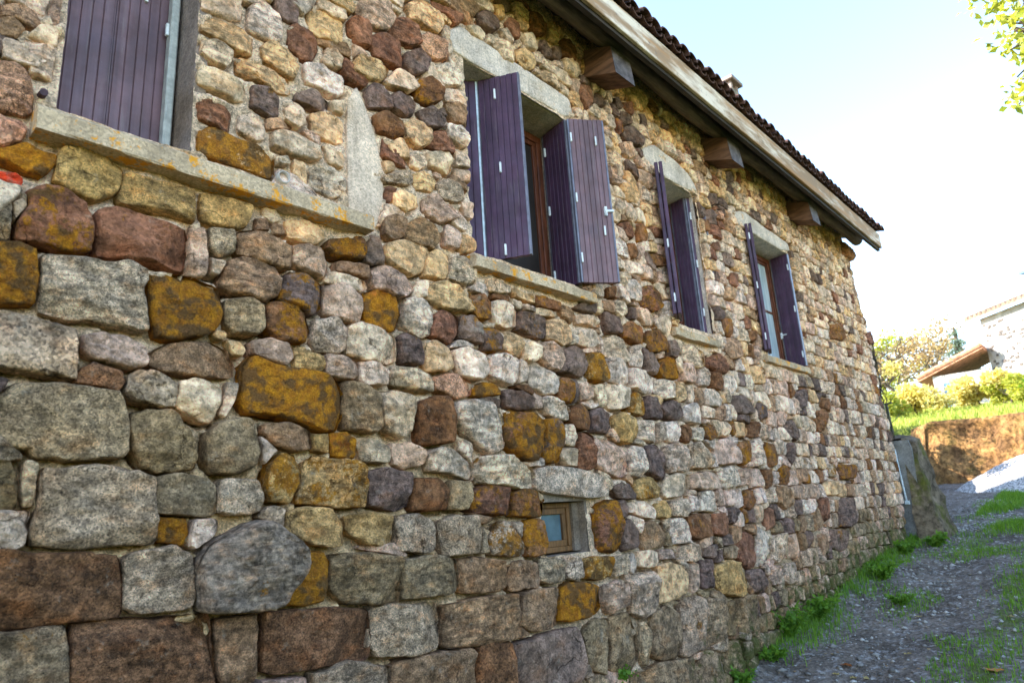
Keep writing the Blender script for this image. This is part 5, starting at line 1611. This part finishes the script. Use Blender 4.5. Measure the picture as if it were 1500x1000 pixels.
near = scatter(36000, 4.6, 11, -.42, -.01, lambda x, y: np.exp(y / .12) * (.04 + .8 * patch(x, y, 1.6)) * sstep(5.2, 5.8, x))
mid = scatter(60000, 4.2, 15, -1.9, -.25, lambda x, y: .9 * patch(x, y, 1.5, 3.) ** 2 * np.exp(-((y + .95) / .5) ** 2))
verge = scatter(110000, 4.2, 15, -4.0, -1.0, lambda x, y: (.2 + .8 * patch(x, y, 1.1, 7.)) * sstep(-1.1, -1.7, y))
far_ = scatter(50000, 10.4, 15.2, -2.2, -.45, lambda x, y: .8 * patch(x, y, .9, 11.) * sstep(10., 11.5, x))
P2 = np.vstack([near, mid, verge, far_])
P3 = np.column_stack([P2, ground_h(P2[:, 0], P2[:, 1]) - .005])
hh = np.concatenate([g.uniform(.03, .10, len(near)), g.uniform(.02, .06, len(mid)), g.uniform(.03, .08, len(verge)), g.uniform(.05, .12, len(far_))])
V, F, T = blades(P3, hh, .0032, 5)
me = np_mesh('grass', V, F, L_GRASS, False); set_attr(me, 'tint', T)
tag(link('grass', me), 'short green grass growing on the track and along the wall foot', 'grass', kind='stuff')
m1 = scatter(60000, 18.4, 34, -6, 7, lambda x, y: (x > bank_x(y) + .75) * np.clip(1.4 - (x - 18) / 14, 0.05, 1))
P3 = np.column_stack([m1, ground_h(m1[:, 0], m1[:, 1])])
V, F, T = blades(P3, g.uniform(.08, .22, len(P3)), .012, 6)
me = np_mesh('meadow_grass', V, F, leaf_material('meadow_blades', (.26, .34, .05), (.42, .44, .09), .35), False); set_attr(me, 'tint', T)
tag(link('meadow_grass', me), 'sunlit meadow grass on top of the earth bank', 'grass', kind='stuff')

# leafy weeds at the foot of the wall
def weed(label, x, y, r, n, size, seed, mt=L_GRN, h=.2):
    zb = gz(x, y); gg = np.random.default_rng(seed); o = tag(empty('weed', (x, y, zb)), label, 'weed', 'weeds along the wall foot')
    mb = MB(); P = []
    for k in range(n):
        a = gg.uniform(0, 6.28); e = np.array([math.cos(a) * r * gg.uniform(.3, 1), math.sin(a) * r * gg.uniform(.3, 1), h * gg.uniform(.5, 1.1)])
        mb.tube([(0, 0, -.02), e * np.array([.35, .35, .6]), e], [.004, .003, .0015], 5)
        for t in np.linspace(.3, 1, 7): P += [e * t * np.array([t ** .5, t ** .5, 1]) for _ in range(3)]
    mb.build('stem', mt, o); set_attr(o.children[0].data, 'tint', .4)
    V, F, T = leaves(np.array(P), size, up=1.2, asp=.55, seed=seed); me = np_mesh('foliage', V, F, mt, False); set_attr(me, 'tint', T); link('foliage', me, o)
for k, (lb, px, py, r, n, s, h) in enumerate((
        ('bright green leafy weed beside the retaining wall foot', 1296, 848, .16, 26, .06, .16),
        ('tall feathery green weed against the lowest mossy stones', 1150, 930, .22, 40, .045, .24),
        ('broad clump of green weeds in front of the wall foot', 1185, 905, .22, 34, .05, .2),
        ('flat grey green weed rosette on the bare gravel by the wall', 1130, 965, .14, 16, .05, .07),
        ('green weed tuft at the bottom of the wall', 1080, 1003, .12, 18, .045, .12),
        ('small green weed growing next to the concrete end of retaining wall', 1330, 812, .14, 20, .05, .14),
        ('dark green weed under the mossy retaining wall face', 1372, 800, .16, 22, .06, .14),
        ('green weed between the wheel tracks', 1320, 885, .12, 18, .04, .08))):
    d_ = ray(px, py); lo, hi = 2., 30.
    for _ in range(40):
        t_ = (lo + hi) / 2; p_ = CAM + d_ / np.linalg.norm(d_) * t_
        if p_[2] > ground_h(p_[0], p_[1]): lo = t_
        else: hi = t_
    yv = min(p_[1], -.08 if p_[0] < 10.2 else -.5)
    weed(lb, p_[0], yv, r, n, s, 200 + k, L_GRN, h)
# tuft rooted in a wall joint
jx, jz = U(906, 985)
o = tag(empty('wall_fern', (jx, -.03, jz)), 'small green tuft rooted in a joint low in the wall', 'plant')
gg = np.random.default_rng(8); P = np.column_stack([gg.normal(0, .025, 90), -np.abs(gg.normal(0, .02, 90)), gg.normal(0, .016, 90)])
V, F, T = leaves(P, .03, up=1, asp=.6, seed=9); me = np_mesh('foliage', V, F, L_GRN, False); set_attr(me, 'tint', T); link('foliage', me, o)

# loose stones on the track (one mass)
oct_v = np.array([(1, 0, 0), (-1, 0, 0), (0, 1, 0), (0, -1, 0), (0, 0, 1), (0, 0, -1)], float)
oct_f = np.array([(0, 2, 4), (2, 1, 4), (1, 3, 4), (3, 0, 4), (2, 0, 5), (1, 2, 5), (3, 1, 5), (0, 3, 5)])
ps = scatter(26000, 4.0, 14.5, -3.2, -.1, lambda x, y: .06 + .7 * (np.exp(-((y + .6) / .35) ** 2) + .6 * np.exp(-((y + 1.9) / .4) ** 2)) * (.3 + patch(x, y, 1.2, 5.)))
n = len(ps); sz = .007 + .022 * g.uniform(0, 1, n) ** 3
sc = sz[:, None] * g.uniform(.6, 1.4, (n, 3)) * np.array([1, 1, .6]); an = g.uniform(0, 6.28, n)
vv = oct_v[None] * sc[:, None] * g.uniform(.75, 1.25, (n, 6, 1))
vx = vv[..., 0] * np.cos(an)[:, None] - vv[..., 1] * np.sin(an)[:, None]; vy = vv[..., 0] * np.sin(an)[:, None] + vv[..., 1] * np.cos(an)[:, None]
V = np.stack([vx + ps[:, 0:1], vy + ps[:, 1:2], vv[..., 2] + ground_h(ps[:, 0], ps[:, 1])[:, None] + sz[:, None] * .25], -1).reshape(-1, 3)
F = (np.arange(n)[:, None, None] * 6 + oct_f[None]).reshape(-1, 3)
t = NT('track_pebbles', .9, .25); m_ = t.out(t.mix(t.attr('tint').outputs['Fac'], (.14, .125, .11), (.50, .46, .42)))
me = np_mesh('pebbles', V, F, m_, False); set_attr(me, 'tint', np.repeat(g.uniform(0, 1, n) ** 1.5, 6))
tag(link('pebbles', me), 'loose grey pebbles strewn over the track', 'pebbles', kind='stuff')

# fine litter of dead leaves
lp = scatter(1500, 4.2, 14, -2.6, -.1, lambda x, y: .2 + .8 * patch(x, y, 1.4, 15.))
P3 = np.column_stack([lp, ground_h(lp[:, 0], lp[:, 1]) + .006])
V, F, T = leaves(P3, .034, up=3., asp=.7, seed=77); V[:, 2] = np.repeat(P3[:, 2], 4) + (V[:, 2] - np.repeat(P3[:, 2], 4)) * .25 + .004
me = np_mesh('leaf_litter', V, F, leaf_material('dead_leaves', (.22, .11, .04), (.42, .30, .14), .1), False); set_attr(me, 'tint', T)
tag(link('leaf_litter', me), 'fine litter of dead brown leaves over the track', 'leaf litter', kind='stuff')
# fallen leaves
M_FALL = [leaf_material('fallen_leaf_%s' % c, a, a, .15) for c, a in (('orange', (.45, .17, .02)), ('russet', (.30, .09, .02)), ('straw', (.38, .28, .10)))]
def fallen(px, py, size, k, label):
    d_ = ray(px, py); d_ = d_ / np.linalg.norm(d_); lo, hi = 2., 30.
    for _ in range(40):
        t_ = (lo + hi) / 2; p_ = CAM + d_ * t_
        if p_[2] > ground_h(p_[0], p_[1]): lo = t_
        else: hi = t_
    gg = np.random.default_rng(int(px)); v = [(0, 0, .012)]; m = 14
    for i in range(m):
        a = 2 * math.pi * i / m; r = size * (.55 + .45 * abs(math.cos(a * 2.5))) * (1.2 if abs(a) < .3 else 1); v.append((r * math.cos(a), r * .8 * math.sin(a), .012 + .012 * gg.uniform(0, 1)))
    me = mesh('fallen_leaf', v, [(0, i + 1, (i + 1) % m + 1) for i in range(m)], M_FALL[k]); set_attr(me, 'tint', .5)
    tag(link('fallen_leaf', me, None, tuple(p_), rot=(0, 0, gg.uniform(0, 6))), label, 'leaf', 'fallen leaves on the track')
fallen(1456, 984, .06, 0, 'bright orange fallen leaf lying in the grass verge')
fallen(1240, 976, .05, 1, 'russet fallen leaf lying on the gravel of the track')
for q in ((1225, 990), (1270, 1000), (1345, 905), (1405, 810), (1432, 778), (1480, 905), (1250, 995), (1410, 770), (1330, 960)): fallen(q[0], min(q[1], 996), .03, 2, 'small straw coloured fallen leaf on the track')
